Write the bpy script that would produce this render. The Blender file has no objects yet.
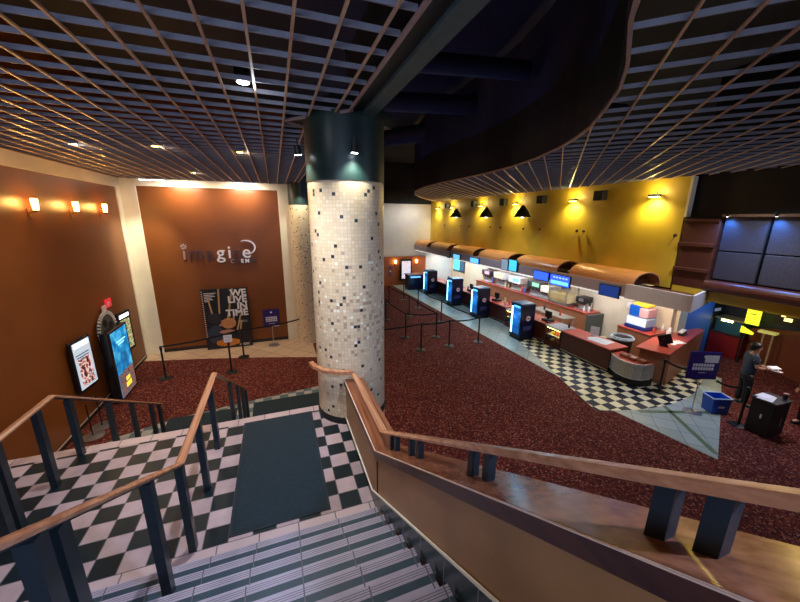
import bpy, bmesh, math, random
from mathutils import Vector, Matrix
random.seed(7)
PI = math.pi
sc = bpy.context.scene
COL = sc.collection
sc.view_settings.view_transform = 'Standard'
sc.view_settings.look = 'None'
sc.view_settings.gamma = 1
sc.view_settings.exposure = 0.15
sc.view_settings.use_curve_mapping = False

# ------------------------------------------------------------------ materials
MATS = {}
def new_mat(name):
    m = bpy.data.materials.new(name); m.use_nodes = True
    nt = m.node_tree; nt.nodes.clear()
    out = nt.nodes.new('ShaderNodeOutputMaterial')
    b = nt.nodes.new('ShaderNodeBsdfPrincipled')
    nt.links.new(b.outputs[0], out.inputs[0])
    return m, nt, b
def mat(name, col, rough=.6, metal=0, var=.12, scale=14, bump=0, emis=None, es=0, spec=.5, alpha=1, trans=0):
    """principled material with a little procedural variation"""
    if name in MATS: return MATS[name]
    m, nt, b = new_mat(name)
    c = (*col, 1)
    b.inputs['Roughness'].default_value = rough
    b.inputs['Metallic'].default_value = metal
    b.inputs['Specular IOR Level'].default_value = spec
    if var:
        tc = nt.nodes.new('ShaderNodeTexCoord')
        n = nt.nodes.new('ShaderNodeTexNoise'); n.inputs['Scale'].default_value = scale; n.inputs['Detail'].default_value = 4
        nt.links.new(tc.outputs['Object'], n.inputs['Vector'])
        r = nt.nodes.new('ShaderNodeValToRGB')
        r.color_ramp.elements[0].position = .3; r.color_ramp.elements[1].position = .7
        r.color_ramp.elements[0].color = tuple(x*(1-var) for x in col)+(1,)
        r.color_ramp.elements[1].color = tuple(min(1, x*(1+var)) for x in col)+(1,)
        nt.links.new(n.outputs['Fac'], r.inputs[0]); nt.links.new(r.outputs[0], b.inputs['Base Color'])
        if bump:
            bp = nt.nodes.new('ShaderNodeBump'); bp.inputs['Strength'].default_value = bump; bp.inputs['Distance'].default_value = .01
            nt.links.new(n.outputs['Fac'], bp.inputs['Height']); nt.links.new(bp.outputs[0], b.inputs['Normal'])
    else:
        b.inputs['Base Color'].default_value = c
    if emis:
        b.inputs['Emission Color'].default_value = (*emis, 1); b.inputs['Emission Strength'].default_value = es
    if trans: b.inputs['Transmission Weight'].default_value = trans
    if alpha < 1: b.inputs['Alpha'].default_value = alpha
    MATS[name] = m
    return m
class NG:
    """tiny node-graph helper"""
    def __init__(s, nt): s.nt = nt
    def n(s, t, **k):
        x = s.nt.nodes.new(t)
        for a, v in k.items(): setattr(x, a, v)
        return x
    def put(s, sock, v):
        if hasattr(v, 'is_linked') or isinstance(v, bpy.types.NodeSocket): s.nt.links.new(v, sock)
        else: sock.default_value = v
    def m(s, op, a, b=0.0, c=None):
        x = s.n('ShaderNodeMath', operation=op); s.put(x.inputs[0], a); s.put(x.inputs[1], b)
        if c is not None: s.put(x.inputs[2], c)
        return x.outputs[0]
    def mix(s, f, a, b):
        x = s.n('ShaderNodeMix', data_type='RGBA'); s.put(x.inputs[0], f)
        s.put(x.inputs[6], a if not isinstance(a, tuple) else (*a, 1)); s.put(x.inputs[7], b if not isinstance(b, tuple) else (*b, 1))
        return x.outputs[2]
    def xyz(s):
        tc = s.n('ShaderNodeTexCoord'); sp = s.n('ShaderNodeSeparateXYZ'); s.nt.links.new(tc.outputs['Object'], sp.inputs[0])
        return tc.outputs['Object'], sp.outputs
    def noise(s, vec, scale, detail=3):
        x = s.n('ShaderNodeTexNoise'); s.put(x.inputs['Vector'], vec); x.inputs['Scale'].default_value = scale; x.inputs['Detail'].default_value = detail
        return x.outputs['Fac']
    def white(s, a, b, c=0.0):
        cb = s.n('ShaderNodeCombineXYZ'); s.put(cb.inputs[0], a); s.put(cb.inputs[1], b); s.put(cb.inputs[2], c)
        w = s.n('ShaderNodeTexWhiteNoise', noise_dimensions='3D'); s.nt.links.new(cb.outputs[0], w.inputs['Vector'])
        return w.outputs['Value']
def checker_mat(name, ca, cb, size, ox=0, oy=0, rough=.35, grout=(.12,.11,.12), gw=.02, jit=.12):
    m, nt, b = new_mat(name); g = NG(nt); vec, o = g.xyz()
    x = g.m('DIVIDE', g.m('SUBTRACT', o[0], ox), size); y = g.m('DIVIDE', g.m('SUBTRACT', o[1], oy), size)
    fx = g.m('FLOOR', x); fy = g.m('FLOOR', y)
    par = g.m('FLOORED_MODULO', g.m('ADD', fx, fy), 2.0)
    col = g.mix(par, ca, cb)
    w = g.white(fx, fy)
    k = g.m('ADD', g.m('MULTIPLY', w, jit*2), 1-jit)
    nz = g.noise(vec, 9, 4); k = g.m('MULTIPLY', k, g.m('ADD', g.m('MULTIPLY', nz, .5), .75))
    vm = g.n('ShaderNodeVectorMath', operation='SCALE'); g.put(vm.inputs[0], col); g.put(vm.inputs['Scale'], k); b.inputs['Specular IOR Level'].default_value = .18
    ex = g.m('PINGPONG', x, .5); ey = g.m('PINGPONG', y, .5)
    gr = g.m('LESS_THAN', g.m('MINIMUM', ex, ey), gw)
    fin = g.mix(gr, vm.outputs[0], grout)
    nt.links.new(fin, b.inputs['Base Color'])
    g.put(b.inputs['Roughness'], g.m('ADD', g.m('MULTIPLY', nz, .3), rough-.1))
    MATS[name] = m; return m
def tile_mat(name, ca, cb, size, rot=0, rough=.4, grout=(.1,.1,.1), gw=.015):
    m, nt, b = new_mat(name); g = NG(nt); vec, o = g.xyz()
    c, s = math.cos(rot), math.sin(rot)
    u = g.m('ADD', g.m('MULTIPLY', o[0], c), g.m('MULTIPLY', o[1], s)); v = g.m('SUBTRACT', g.m('MULTIPLY', o[1], c), g.m('MULTIPLY', o[0], s))
    x = g.m('DIVIDE', u, size); y = g.m('DIVIDE', v, size)
    w = g.white(g.m('FLOOR', x), g.m('FLOOR', y)); nz = g.noise(vec, 4, 4)
    col = g.mix(g.m('ADD', g.m('MULTIPLY', w, .5), g.m('MULTIPLY', nz, .5)), ca, cb)
    gr = g.m('LESS_THAN', g.m('MINIMUM', g.m('PINGPONG', x, .5), g.m('PINGPONG', y, .5)), gw)
    nt.links.new(g.mix(gr, col, grout), b.inputs['Base Color']); b.inputs['Roughness'].default_value = rough
    MATS[name] = m; return m
def carpet_mat():
    m, nt, b = new_mat('carpet'); g = NG(nt); vec, o = g.xyz()
    v = g.n('ShaderNodeTexVoronoi'); v.inputs['Scale'].default_value = 42; nt.links.new(vec, v.inputs['Vector'])
    sp = g.n('ShaderNodeSeparateColor'); nt.links.new(v.outputs['Color'], sp.inputs[0])
    r = g.n('ShaderNodeValToRGB'); r.color_ramp.interpolation = 'CONSTANT'
    cols = [(0,(.055,.010,.010)),(.3,(.10,.018,.016)),(.55,(.13,.028,.020)),(.72,(.035,.010,.012)),(.84,(.22,.07,.035)),(.94,(.26,.13,.10))]
    e = r.color_ramp.elements
    e[0].position = 0; e[0].color = (*cols[0][1],1); e[1].position = cols[1][0]; e[1].color = (*cols[1][1],1)
    for p, c in cols[2:]: x = e.new(p); x.color = (*c,1)
    nt.links.new(sp.outputs[0], r.inputs[0])
    nz = g.noise(vec, 1.2, 3); f = g.m('ADD', g.m('MULTIPLY', nz, .4), .8)
    vm = g.n('ShaderNodeVectorMath', operation='SCALE'); g.put(vm.inputs[0], r.outputs[0]); g.put(vm.inputs['Scale'], f)
    nt.links.new(vm.outputs[0], b.inputs['Base Color'])
    b.inputs['Roughness'].default_value = .95; b.inputs['Specular IOR Level'].default_value = .15
    MATS['carpet'] = m; return m
def mosaic_mat(name, warm=0.0):
    """small mosaic tiles wrapped round a column standing at the object's origin"""
    m, nt, b = new_mat(name); g = NG(nt); vec, o = g.xyz()
    ang = g.m('ARCTAN2', o[1], o[0]); T = .042
    x = g.m('DIVIDE', g.m('MULTIPLY', ang, .475), T); y = g.m('DIVIDE', o[2], T)
    fx = g.m('FLOOR', x); fy = g.m('FLOOR', y)
    w = g.white(fx, fy); w2 = g.white(fx, fy, 3.7)
    base = g.mix(w2, (.66,.50,.30), (.78,.63,.41))
    # amount of mixed tiles grows from the top down to the middle
    mid = g.n('ShaderNodeMapRange'); g.put(mid.inputs[0], o[2]); mid.inputs[1].default_value = 4.3; mid.inputs[2].default_value = 3.4; mid.inputs[3].default_value = .0; mid.inputs[4].default_value = .18
    low = g.n('ShaderNodeMapRange'); g.put(low.inputs[0], o[2]); low.inputs[1].default_value = 3.2; low.inputs[2].default_value = 2.6; low.inputs[3].default_value = 1; low.inputs[4].default_value = .15
    thr = g.m('MULTIPLY', mid.outputs[0], low.outputs[0])
    tan = g.m('LESS_THAN', w, thr); wh = g.m('LESS_THAN', w2, g.m('MULTIPLY', thr, .5))
    c = g.mix(tan, base, (.46,.32,.20)); c = g.mix(wh, c, (.88,.82,.62))
    # near-regular scattered black tiles
    bx = g.m('FLOOR', g.m('DIVIDE', fx, 6.0)); by = g.m('FLOOR', g.m('DIVIDE', fy, 6.0))
    px = g.m('FLOOR', g.m('MULTIPLY', g.white(bx, by, 9.1), 6.0)); py = g.m('FLOOR', g.m('MULTIPLY', g.white(bx, by, 5.3), 6.0))
    ix = g.m('SUBTRACT', fx, g.m('MULTIPLY', bx, 6.0)); iy = g.m('SUBTRACT', fy, g.m('MULTIPLY', by, 6.0))
    hit = g.m('MULTIPLY', g.m('COMPARE', ix, px, .1), g.m('COMPARE', iy, py, .1))
    c = g.mix(hit, c, (.015,.02,.025))
    gr = g.m('LESS_THAN', g.m('MINIMUM', g.m('PINGPONG', x, .5), g.m('PINGPONG', y, .5)), .05)
    nt.links.new(g.mix(gr, c, (.50,.43,.33)), b.inputs['Base Color']); b.inputs['Roughness'].default_value = .35
    MATS[name] = m; return m
def wood_mat(name, ca, cb, axis='Y', rough=.3):
    m, nt, b = new_mat(name); g = NG(nt)
    tc = g.n('ShaderNodeTexCoord'); mp = g.n('ShaderNodeMapping'); nt.links.new(tc.outputs['Object'], mp.inputs[0])
    mp.inputs['Scale'].default_value = (30, 1.5, 30) if axis == 'Y' else (1.5, 30, 30)
    n1 = g.noise(mp.outputs[0], 1, 5); r = g.n('ShaderNodeValToRGB'); r.color_ramp.elements[0].position=.35; r.color_ramp.elements[1].position=.68
    r.color_ramp.elements[0].color = (*ca,1); r.color_ramp.elements[1].color = (*cb,1)
    nt.links.new(n1, r.inputs[0]); nt.links.new(r.outputs[0], b.inputs['Base Color']); b.inputs['Roughness'].default_value = rough
    MATS[name] = m; return m
def stair_mat():
    """tread: pale grooved nosing, dark slate band behind, joints every 0.3 m; riser pale"""
    m, nt, b = new_mat('stair_tile'); g = NG(nt); vec, o = g.xyz()
    geo = g.n('ShaderNodeNewGeometry'); sp = g.n('ShaderNodeSeparateXYZ'); nt.links.new(geo.outputs['Normal'], sp.inputs[0])
    top = g.m('GREATER_THAN', sp.outputs[2], .5)
    t = g.m('FLOORED_MODULO', g.m('SUBTRACT', 2.4043, o[1]), .2157)
    dark = g.m('MULTIPLY', g.m('MULTIPLY', g.m('GREATER_THAN', t, .045), g.m('LESS_THAN', t, .092)), top)
    groove = g.m('MULTIPLY', g.m('MULTIPLY', g.m('LESS_THAN', t, .04), top), g.m('LESS_THAN', g.m('FLOORED_MODULO', t, .013), .004))
    low = g.m('MULTIPLY', g.m('SUBTRACT', 1.0, top), g.m('LESS_THAN', g.m('FLOORED_MODULO', g.m('SUBTRACT', o[2], 1.8), .1293), .05))
    nz = g.noise(vec, 6, 5)
    pale = g.mix(nz, (.27,.24,.30), (.44,.40,.48)); dk = g.mix(nz, (.015,.035,.05), (.035,.065,.085))
    c = g.mix(g.m('MAXIMUM', dark, low), pale, dk); c = g.mix(groove, c, (.1,.09,.1))
    j = g.m('LESS_THAN', g.m('PINGPONG', g.m('DIVIDE', o[0], .33), .5), .012)
    nt.links.new(g.mix(j, c, (.1,.09,.1)), b.inputs['Base Color']); b.inputs['Roughness'].default_value = .5; b.inputs['Specular IOR Level'].default_value = .25
    MATS['stair_tile'] = m; return m

brown_wall = mat('brown_paint', (.19,.058,.010), .38, var=.10, scale=1.3)
white_paint = mat('white_paint', (.82,.77,.62), .5, var=.05, scale=2)
far_white = mat('pale_plaster', (.62,.62,.64), .7, var=.05, scale=2)
yellow_wall = mat('ochre_paint', (.60,.42,.035), .5, var=.10, scale=1.8)
cream = mat('cream_wall', (.66,.56,.42), .6, var=.08, scale=2)
black = mat('matt_black', (.006,.007,.008), .6, var=0)
void_m = mat('void_black', (.010,.012,.020), .9, var=.8, scale=.5)
black_metal = mat('black_metal', (.012,.016,.016), .4, metal=.3, var=0)
post_m = mat('dark_post_metal', (.03,.045,.055), .32, metal=.6, var=.15, scale=8)
steel = mat('steel', (.55,.56,.58), .3, metal=.9, var=.08)
dgreen = mat('dark_green_paint', (.010,.030,.027), .4, var=.15, scale=3)
carpet = carpet_mat()
landing_chk = checker_mat('landing_checker', (.42,.32,.325), (.008,.016,.020), .196, ox=-.58, oy=2.62)
border_tile = tile_mat('landing_border_tile', (.42,.31,.32), (.52,.41,.40), .33)
conc_chk = checker_mat('concession_checker', (.74,.70,.44), (.010,.016,.03), .25, ox=9.1, oy=6.5, jit=.05)
conc_tile = tile_mat('grey_floor_tile', (.24,.31,.29), (.36,.43,.41), .42, rot=PI/4)
low_tile = checker_mat('lower_checker', (.32,.34,.33), (.08,.13,.15), .2, ox=0, oy=7.4)
cream_tile = tile_mat('cream_floor_tile', (.44,.30,.20), (.56,.41,.29), .6, rot=PI/4)
mosaic = mosaic_mat('column_mosaic')
wood_cap = wood_mat('cap_wood', (.17,.055,.022), (.32,.12,.055), 'Y', .2)
wood_rail = wood_mat('rail_wood', (.36,.15,.07), (.56,.27,.14), 'Y', .25)
wood_dark = wood_mat('dark_wood', (.04,.013,.008), (.08,.025,.014), 'Y', .3)
panel_wood = mat('half_wall_wood', (.30,.15,.055), .4, var=.14, scale=3)
stair_m = stair_mat()
mat_rubber = mat('entrance_mat', (.004,.017,.026), .9, var=.25, scale=30, bump=.3)
canopy_m = wood_mat('canopy_wood', (.50,.20,.06), (.64,.29,.10), 'Y', .3)
lam_red = mat('red_laminate', (.40,.06,.04), .28, var=.08, scale=5)
front_brown = mat('counter_front_brown', (.075,.018,.013), .35, var=.12, scale=6)
front_tan = mat('counter_front_tan', (.30,.12,.06), .35, var=.12, scale=6)
fascia_m = mat('fascia_mauve', (.44,.36,.38), .45, var=.05)
grid_bar = mat('grid_bar', (.50,.33,.23), .4, var=.1)  # warm light on the undersides is put into the bar colour
grid_slat = mat('grid_slat', (.23,.24,.29), .5, var=.1)  # same paint as the bars, bluish side light put into the colour
navy = mat('navy_plastic', (.004,.007,.032), .3, var=0)
paper = mat('paper_white', (.75,.76,.8), .6, var=.04)
white_pl = mat('white_plastic', (.7,.7,.72), .35, var=.03)
def glow(name, col, s): return mat(name, col, .4, var=0, emis=col, es=s)
warm_glow = glow('warm_lamp', (1,.55,.12), 14)
yellow_glow = glow('yellow_lamp', (1,.78,.2), 18)
white_glow = glow('white_lamp', (.85,.9,1), 16)
cyan_glow = glow('cyan_light', (.06,.4,.95), 2.6)
cyan_soft = glow('cyan_panel', (.05,.45,.75), 1.3)
blue_screen = glow('blue_screen', (.03,.10,.85), 1.6)
pale_screen = glow('pale_screen', (.12,.45,.95), 1.3)

# ------------------------------------------------------------------ geometry helpers
class MB:
    def __init__(s): s.b = bmesh.new()
    def box(s, x0,x1,y0,y1,z0,z1, rz=0, c=None):
        vs = [s.b.verts.new(v) for v in ((x0,y0,z0),(x1,y0,z0),(x1,y1,z0),(x0,y1,z0),(x0,y0,z1),(x1,y0,z1),(x1,y1,z1),(x0,y1,z1))]
        for f in ((0,3,2,1),(4,5,6,7),(0,1,5,4),(1,2,6,5),(2,3,7,6),(3,0,4,7)): s.b.faces.new([vs[i] for i in f])
        if rz:
            cx, cy = c or ((x0+x1)/2,(y0+y1)/2)
            bmesh.ops.rotate(s.b, verts=vs, cent=(cx,cy,0), matrix=Matrix.Rotation(rz,3,'Z'))
        return s
    def prism(s, pts, z0, z1):
        if isinstance(z0,(int,float)): z0=[z0]*len(pts)
        if isinstance(z1,(int,float)): z1=[z1]*len(pts)
        a=[s.b.verts.new((p[0],p[1],z)) for p,z in zip(pts,z0)]; b=[s.b.verts.new((p[0],p[1],z)) for p,z in zip(pts,z1)]
        n=len(pts); s.b.faces.new(b); s.b.faces.new(a[::-1])
        for i in range(n): s.b.faces.new((a[i],a[(i+1)%n],b[(i+1)%n],b[i]))
        return s
    def extr(s, prof, axis, a0, a1):
        """profile of (p,q) extruded along axis: 'X' -> (y,z) profile; 'Y' -> (x,z) profile"""
        def P(p,a): return (a,p[0],p[1]) if axis=='X' else (p[0],a,p[1])
        a=[s.b.verts.new(P(p,a0)) for p in prof]; b=[s.b.verts.new(P(p,a1)) for p in prof]; n=len(prof)
        s.b.faces.new(a); s.b.faces.new(b[::-1])
        for i in range(n): s.b.faces.new((a[i],b[i],b[(i+1)%n],a[(i+1)%n]))
        return s
    def bar(s, p, q, w, h, up=(0,0,1)):
        p=Vector(p); q=Vector(q); d=(q-p).normalized(); up=Vector(up)
        if abs(d.dot(up))>.99: up=Vector((0,1,0))
        r=d.cross(up).normalized()*w/2; u=r.cross(d).normalized()*h/2
        vs=[s.b.verts.new(v) for v in (p-r-u,p+r-u,p+r+u,p-r+u,q-r-u,q+r-u,q+r+u,q-r+u)]
        for f in ((0,1,2,3),(7,6,5,4),(0,4,5,1),(1,5,6,2),(2,6,7,3),(3,7,4,0)): s.b.faces.new([vs[i] for i in f])
        return s
    def sweep(s, path, prof, closed=False):
        """prof: list of (side, z) offsets, swept along a polyline with mitred joints"""
        n=len(path); rings=[]
        P=[Vector(p) for p in path]
        for i in range(n):
            a=(P[i]-P[i-1]) if i>0 else (P[1]-P[0]); b=(P[i+1]-P[i]) if i<n-1 else (P[-1]-P[-2])
            a2=Vector((a.x,a.y,0)); b2=Vector((b.x,b.y,0))
            t=(a2.normalized()+b2.normalized()); 
            if t.length<1e-6: t=a2
            t.normalize(); r=Vector((t.y,-t.x,0)); k=1/max(.4,r.dot(Vector((a2.normalized().y,-a2.normalized().x,0))))
            rings.append([s.b.verts.new(P[i]+r*u*k+Vector((0,0,z))) for u,z in prof])
        m=len(prof)
        for i in range(n-1):
            for j in range(m): s.b.faces.new((rings[i][j],rings[i][(j+1)%m],rings[i+1][(j+1)%m],rings[i+1][j]))
        s.b.faces.new(rings[0][::-1]); s.b.faces.new(rings[-1])
        return s
    def tube(s, p, q, r0, r1=None, seg=12):
        r1=r0 if r1 is None else r1
        p=Vector(p); q=Vector(q); d=(q-p).normalized(); up=Vector((0,0,1)) if abs(d.z)<.9 else Vector((1,0,0))
        u=d.cross(up).normalized(); v=d.cross(u)
        A=[];B=[]
        for i in range(seg):
            t=2*PI*i/seg; o=u*math.cos(t)+v*math.sin(t); A.append(s.b.verts.new(p+o*r0)); B.append(s.b.verts.new(q+o*r1))
        for i in range(seg): s.b.faces.new((A[i],A[(i+1)%seg],B[(i+1)%seg],B[i]))
        s.b.faces.new(A[::-1]); s.b.faces.new(B); return s
    def lathe(s, prof, c=(0,0), seg=24):
        """prof (r,z) bottom to top, capped"""
        R=[]
        for r,z in prof: R.append([s.b.verts.new((c[0]+r*math.cos(2*PI*i/seg), c[1]+r*math.sin(2*PI*i/seg), z)) for i in range(seg)])
        for a,b in zip(R,R[1:]):
            for i in range(seg): s.b.faces.new((a[i],a[(i+1)%seg],b[(i+1)%seg],b[i]))
        s.b.faces.new(R[0][::-1]); s.b.faces.new(R[-1]); return s
    def ball(s, c, r, sc_=(1,1,1), sub=2):
        g=bmesh.ops.create_icosphere(s.b, subdivisions=sub, radius=r)
        for v in g['verts']: v.co=Vector((v.co.x*sc_[0],v.co.y*sc_[1],v.co.z*sc_[2]))+Vector(c)
        return s
    def build(s, name, material, parent=None, loc=None, bevel=0, smooth=False):
        bmesh.ops.recalc_face_normals(s.b, faces=s.b.faces)
        me=bpy.data.meshes.new(name)
        if loc: bmesh.ops.translate(s.b, verts=s.b.verts, vec=-Vector(loc))
        s.b.to_mesh(me); s.b.free(); me.materials.append(material)
        o=bpy.data.objects.new(name, me); COL.objects.link(o)
        if loc: o.location=loc
        if parent: o.parent=parent; o.location=Vector(o.location)-(parent.location if loc else Vector((0,0,0)))
        if bevel:
            m=o.modifiers.new('bevel','BEVEL'); m.width=bevel; m.segments=2; m.limit_method='ANGLE'
        if smooth:
            for p in me.polygons: p.use_smooth=True
            try: me.set_sharp_from_angle(angle=math.radians(40))
            except Exception: pass
        return o
def struct(o, label=None):
    o['kind']='structure'
    if label: o['label']=label
    return o
def tag(o, label, cat, group=None, kind=None):
    o['label']=label; o['category']=cat
    if group: o['group']=group
    if kind: o['kind']=kind
    return o
def thing(name, label, cat, loc=(0,0,0), rz=0, group=None):
    o=bpy.data.objects.new(name,None); COL.objects.link(o); o.location=loc; o.rotation_euler=(0,0,rz); o.empty_display_size=.1
    return tag(o,label,cat,group)
def dup(root, loc, rz=None, label=None, group=None):
    r=root.copy(); COL.objects.link(r); r.location=loc
    if rz is not None: r.rotation_euler=(0,0,rz)
    if label: r['label']=label
    if group: r['group']=group
    for ch in list(root.children):
        c=ch.copy(); COL.objects.link(c); c.parent=r
        for gch in list(ch.children):
            d=gch.copy(); COL.objects.link(d); d.parent=c
    return r
def text(name, s, size, material, loc, rot, parent=None, depth=.004, align='LEFT', sx=1, spacing=1, bold=0):
    cu=bpy.data.curves.new(name,'FONT'); cu.body=s; cu.size=size; cu.extrude=depth; cu.align_x=align; cu.space_character=spacing; cu.offset=bold; cu.space_line=.82
    t=bpy.data.objects.new(name,cu); COL.objects.link(t)
    bpy.context.view_layer.update()
    me=bpy.data.meshes.new_from_object(t.evaluated_get(bpy.context.evaluated_depsgraph_get()))
    bpy.data.objects.remove(t); bpy.data.curves.remove(cu)
    me.materials.clear(); me.materials.append(material)
    o=bpy.data.objects.new(name,me); COL.objects.link(o); o.location=loc; o.rotation_euler=rot; o.scale=(sx,1,1)
    if parent: o.parent=parent; o.location=Vector(loc)-parent.location
    return o
def spot(name, loc, target, energy, col, size=80, blend=.6, rad=.05):
    l=bpy.data.lights.new(name,'SPOT'); l.energy=energy; l.color=col; l.spot_size=math.radians(size); l.spot_blend=blend; l.shadow_soft_size=rad
    o=bpy.data.objects.new(name,l); COL.objects.link(o); o.location=loc
    o.rotation_euler=(Vector(target)-Vector(loc)).to_track_quat('-Z','Y').to_euler(); return o
def area(name, loc, target, energy, col, sx, sy):
    l=bpy.data.lights.new(name,'AREA'); l.energy=energy; l.color=col; l.shape='RECTANGLE'; l.size=sx; l.size_y=sy
    o=bpy.data.objects.new(name,l); COL.objects.link(o); o.location=loc
    o.rotation_euler=(Vector(target)-Vector(loc)).to_track_quat('-Z','Y').to_euler(); return o
def point(name, loc, energy, col, rad=.05):
    l=bpy.data.lights.new(name,'POINT'); l.energy=energy; l.color=col; l.shadow_soft_size=rad
    o=bpy.data.objects.new(name,l); COL.objects.link(o); o.location=loc; return o

# ------------------------------------------------------------------ camera
cam_d=bpy.data.cameras.new('camera'); cam=bpy.data.objects.new('camera',cam_d); COL.objects.link(cam)
cam_d.sensor_width=36; cam_d.lens=332.15/800*36; cam_d.clip_start=.02
yw,pt,rl=.35506,.24320,.00786
fwd=Vector((math.sin(yw)*math.cos(pt),math.cos(yw)*math.cos(pt),-math.sin(pt)))
rgt=Vector((math.cos(yw),-math.sin(yw),0)); upv=rgt.cross(fwd)
r2=rgt*math.cos(rl)+upv*math.sin(rl); u2=-rgt*math.sin(rl)+upv*math.cos(rl)
cam.matrix_world=Matrix(((r2.x,u2.x,-fwd.x,0),(r2.y,u2.y,-fwd.y,0),(r2.z,u2.z,-fwd.z,4.5),(0,0,0,1)))
sc.camera=cam
w=bpy.data.worlds.new('world'); sc.world=w; w.use_nodes=True
w.node_tree.nodes['Background'].inputs[0].default_value=(.01,.012,.02,1); w.node_tree.nodes['Background'].inputs[1].default_value=.3
# ================================================================== THE SETTING
H0=1.8          # landing height
XL=-4.27        # left wall
YB=12.7         # back wall
# carpeted lobby floor
struct(MB().box(-4.6,18.5,-4,22,-.2,0).build('floor',carpet))
# cream tile strip in front of the back wall
struct(MB().prism([(-4.27,12.08),(-2.6,11.7),(-.8,11.2),(1.0,10.6),(1.0,12.7),(-4.27,12.7)],0,.006).build('floor.001',cream_tile))
# tile at the foot of the lower stairs
struct(MB().prism([(-3.95,7.2),(1.0,7.2),(1.0,8.6),(.57,8.54),(-.68,8.39),(-2.5,8.1),(-3.4,7.75)],0,.008).build('floor.002',low_tile))
# concession floor: grey tile with the checkerboard laid in it
arc=[(7.4,4.95),(7.9,4.8),(8.5,4.7),(9.1,4.66),(9.7,4.72),(10.3,4.84),(10.8,5.0),(11.5,5.3)]
struct(MB().prism([(7.35,21.5),(7.45,14),(7.5,10.9),(7.53,6.8),(7.0,5.12),(7.4,4.93),(7.73,3.03),(9.8,4.02),(12.0,5.1),(12.0,21.5)],0,.006).build('floor.003',conc_tile))
struct(MB().prism([(8.5,10.0),(7.9,7.9),(7.53,6.8),(7.0,5.12)]+arc+[(12.0,5.6),(12.0,10.0)],.006,.009).build('floor.004',conc_chk))
m_=MB()
for a_,b_ in (((7.95,4.72),(9.75,4.0)),((8.8,4.68),(7.9,3.15))): m_.bar((*a_,.0085),(*b_,.0085),.10,.004)
struct(m_.build('floor.007',mat('green_strip',(.10,.16,.08),.4)))
# landing slab and its tiles
struct(MB().box(XL,.72,2.40,4.55,0,H0-.012).build('floor.005',border_tile))
struct(MB().box(XL,.72,2.62,4.42,H0-.012,H0+.002).build('floor.006',landing_chk))
m_=MB(); m_.box(XL,.72,2.40,2.62,H0-.012,H0+.001); m_.box(XL,.72,4.42,4.56,H0-.012,H0+.001)
struct(m_.build('trim_1',border_tile,bevel=.004))
# upper stairs (rise .177, run .29) climbing towards the viewer
pr=[(2.4043,1.0)]
y,z=2.4043,H0
for k in range(14):
    pr+=[(y,z),(y,z+.1293-.012),(y+.012,z+.1293-.012),(y+.012,z+.1293)]; z+=.1293; y-=.2157
pr+=[(y,z),(-4,z),(-4,1.0)]
struct(MB().extr(pr,'X',XL,.685).build('stairs',stair_m))
# lower stairs down to the lobby
pr=[(4.55,0)]
y,z=4.55,H0
pr.append((y,z-.18)); z-=.18
for k in range(9): y+=.29; pr.append((y,z)); z-=.18; pr.append((y,max(z,0)))
pr=[p for i,p in enumerate(pr) if i==0 or p!=pr[i-1]]
struct(MB().extr(pr,'X',-2.5,.40).build('stairs.001',border_tile))

# left wall, back wall
struct(MB().box(XL-.2,XL,-4,YB+.2,0,8).build('wall_left',brown_wall))
m_=MB(); m_.box(XL,XL+.03,-4,YB,5.33,5.62); m_.box(XL,XL+.03,12.38,YB,0,5.33)
struct(m_.build('trim_2',white_paint))
struct(MB().box(XL-.2,1.0,YB,YB+.2,0,8).build('wall_back',brown_wall))
m_=MB(); m_.box(XL+.03,-3.84,YB-.05,YB,0,5.62); m_.box(-3.84,.58,YB-.05,YB,5.40,5.62); m_.box(.18,.60,YB-.05,YB,0,5.40)
struct(m_.build('trim_3',white_paint,bevel=.01))
struct(MB().box(.6,1.0,YB-.04,YB,0,8).build('trim_4',dgreen))
struct(MB().box(1.0,1.2,YB-.05,21.6,0,8).build('wall_side',brown_wall))
m_=MB(); m_.box(XL,XL+.02,4.6,12.38,0,.12)
struct(m_.build('baseboard_left',mat('base_dark',(.02,.012,.01),.4,var=0)))
struct(MB().box(XL+.02,XL+.035,4.6,12.38,.1,.125).build('trim_5',mat('pale_edge',(.45,.36,.3),.5,var=0)))
struct(MB().box(-3.84,.18,YB-.02,YB,0,.12).build('baseboard_back',MATS['base_dark']))
# far wall, concession walls
struct(MB().box(1.2,12.2,21.5,21.7,0,5.45).build('wall_far',far_white))
struct(MB().box(1.2,12.2,21.52,21.9,5.45,8).build('wall_far.001',void_m))
struct(MB().box(10.2,10.35,5.92,21.5,2.68,5.75).build('wall_right',yellow_wall))
struct(MB().box(10.19,10.36,5.86,5.92,4.6,5.62).build('trim_6',white_paint))
struct(MB().box(12.0,12.2,6.7,21.5,0,2.42).build('wall_right.001',cream))
m_=MB(); m_.box(12.2,12.6,6.6,6.7,0,2.42); struct(m_.build('wall_right.002',cream))
# soffit over the service counter: fascia at x = 9, deck above, light cove
struct(MB().box(9.0,9.04,6.3,21.5,2.40,2.76).build('trim_7',fascia_m))
m_=MB(); m_.box(9.0,9.04,4.68,6.3,2.40,2.80); m_.prism([(9.02,4.68),(10.7,5.18),(10.68,5.22),(9.02,4.72)],2.40,2.80)
struct(m_.build('trim_25',mat('lit_fascia',(.72,.66,.64),.5,var=.04)))  # lit copy of the mauve fascia, brightness put into the colour
struct(MB().prism([(9.04,4.72),(10.7,5.22),(12.0,5.6),(12.0,21.5),(9.04,21.5)],2.40,2.44).build('ceiling.001',cream))
struct(MB().prism([(9.04,4.9),(10.2,5.3),(10.2,21.5),(9.04,21.5)],2.60,2.64).build('trim_8',mat('deck_brown',(.10,.03,.015),.5)))
struct(MB().box(8.985,9.0,6.3,21.3,2.385,2.42).build('trim_9',glow('cove_strip',(.75,.72,.68),.8)))
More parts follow.
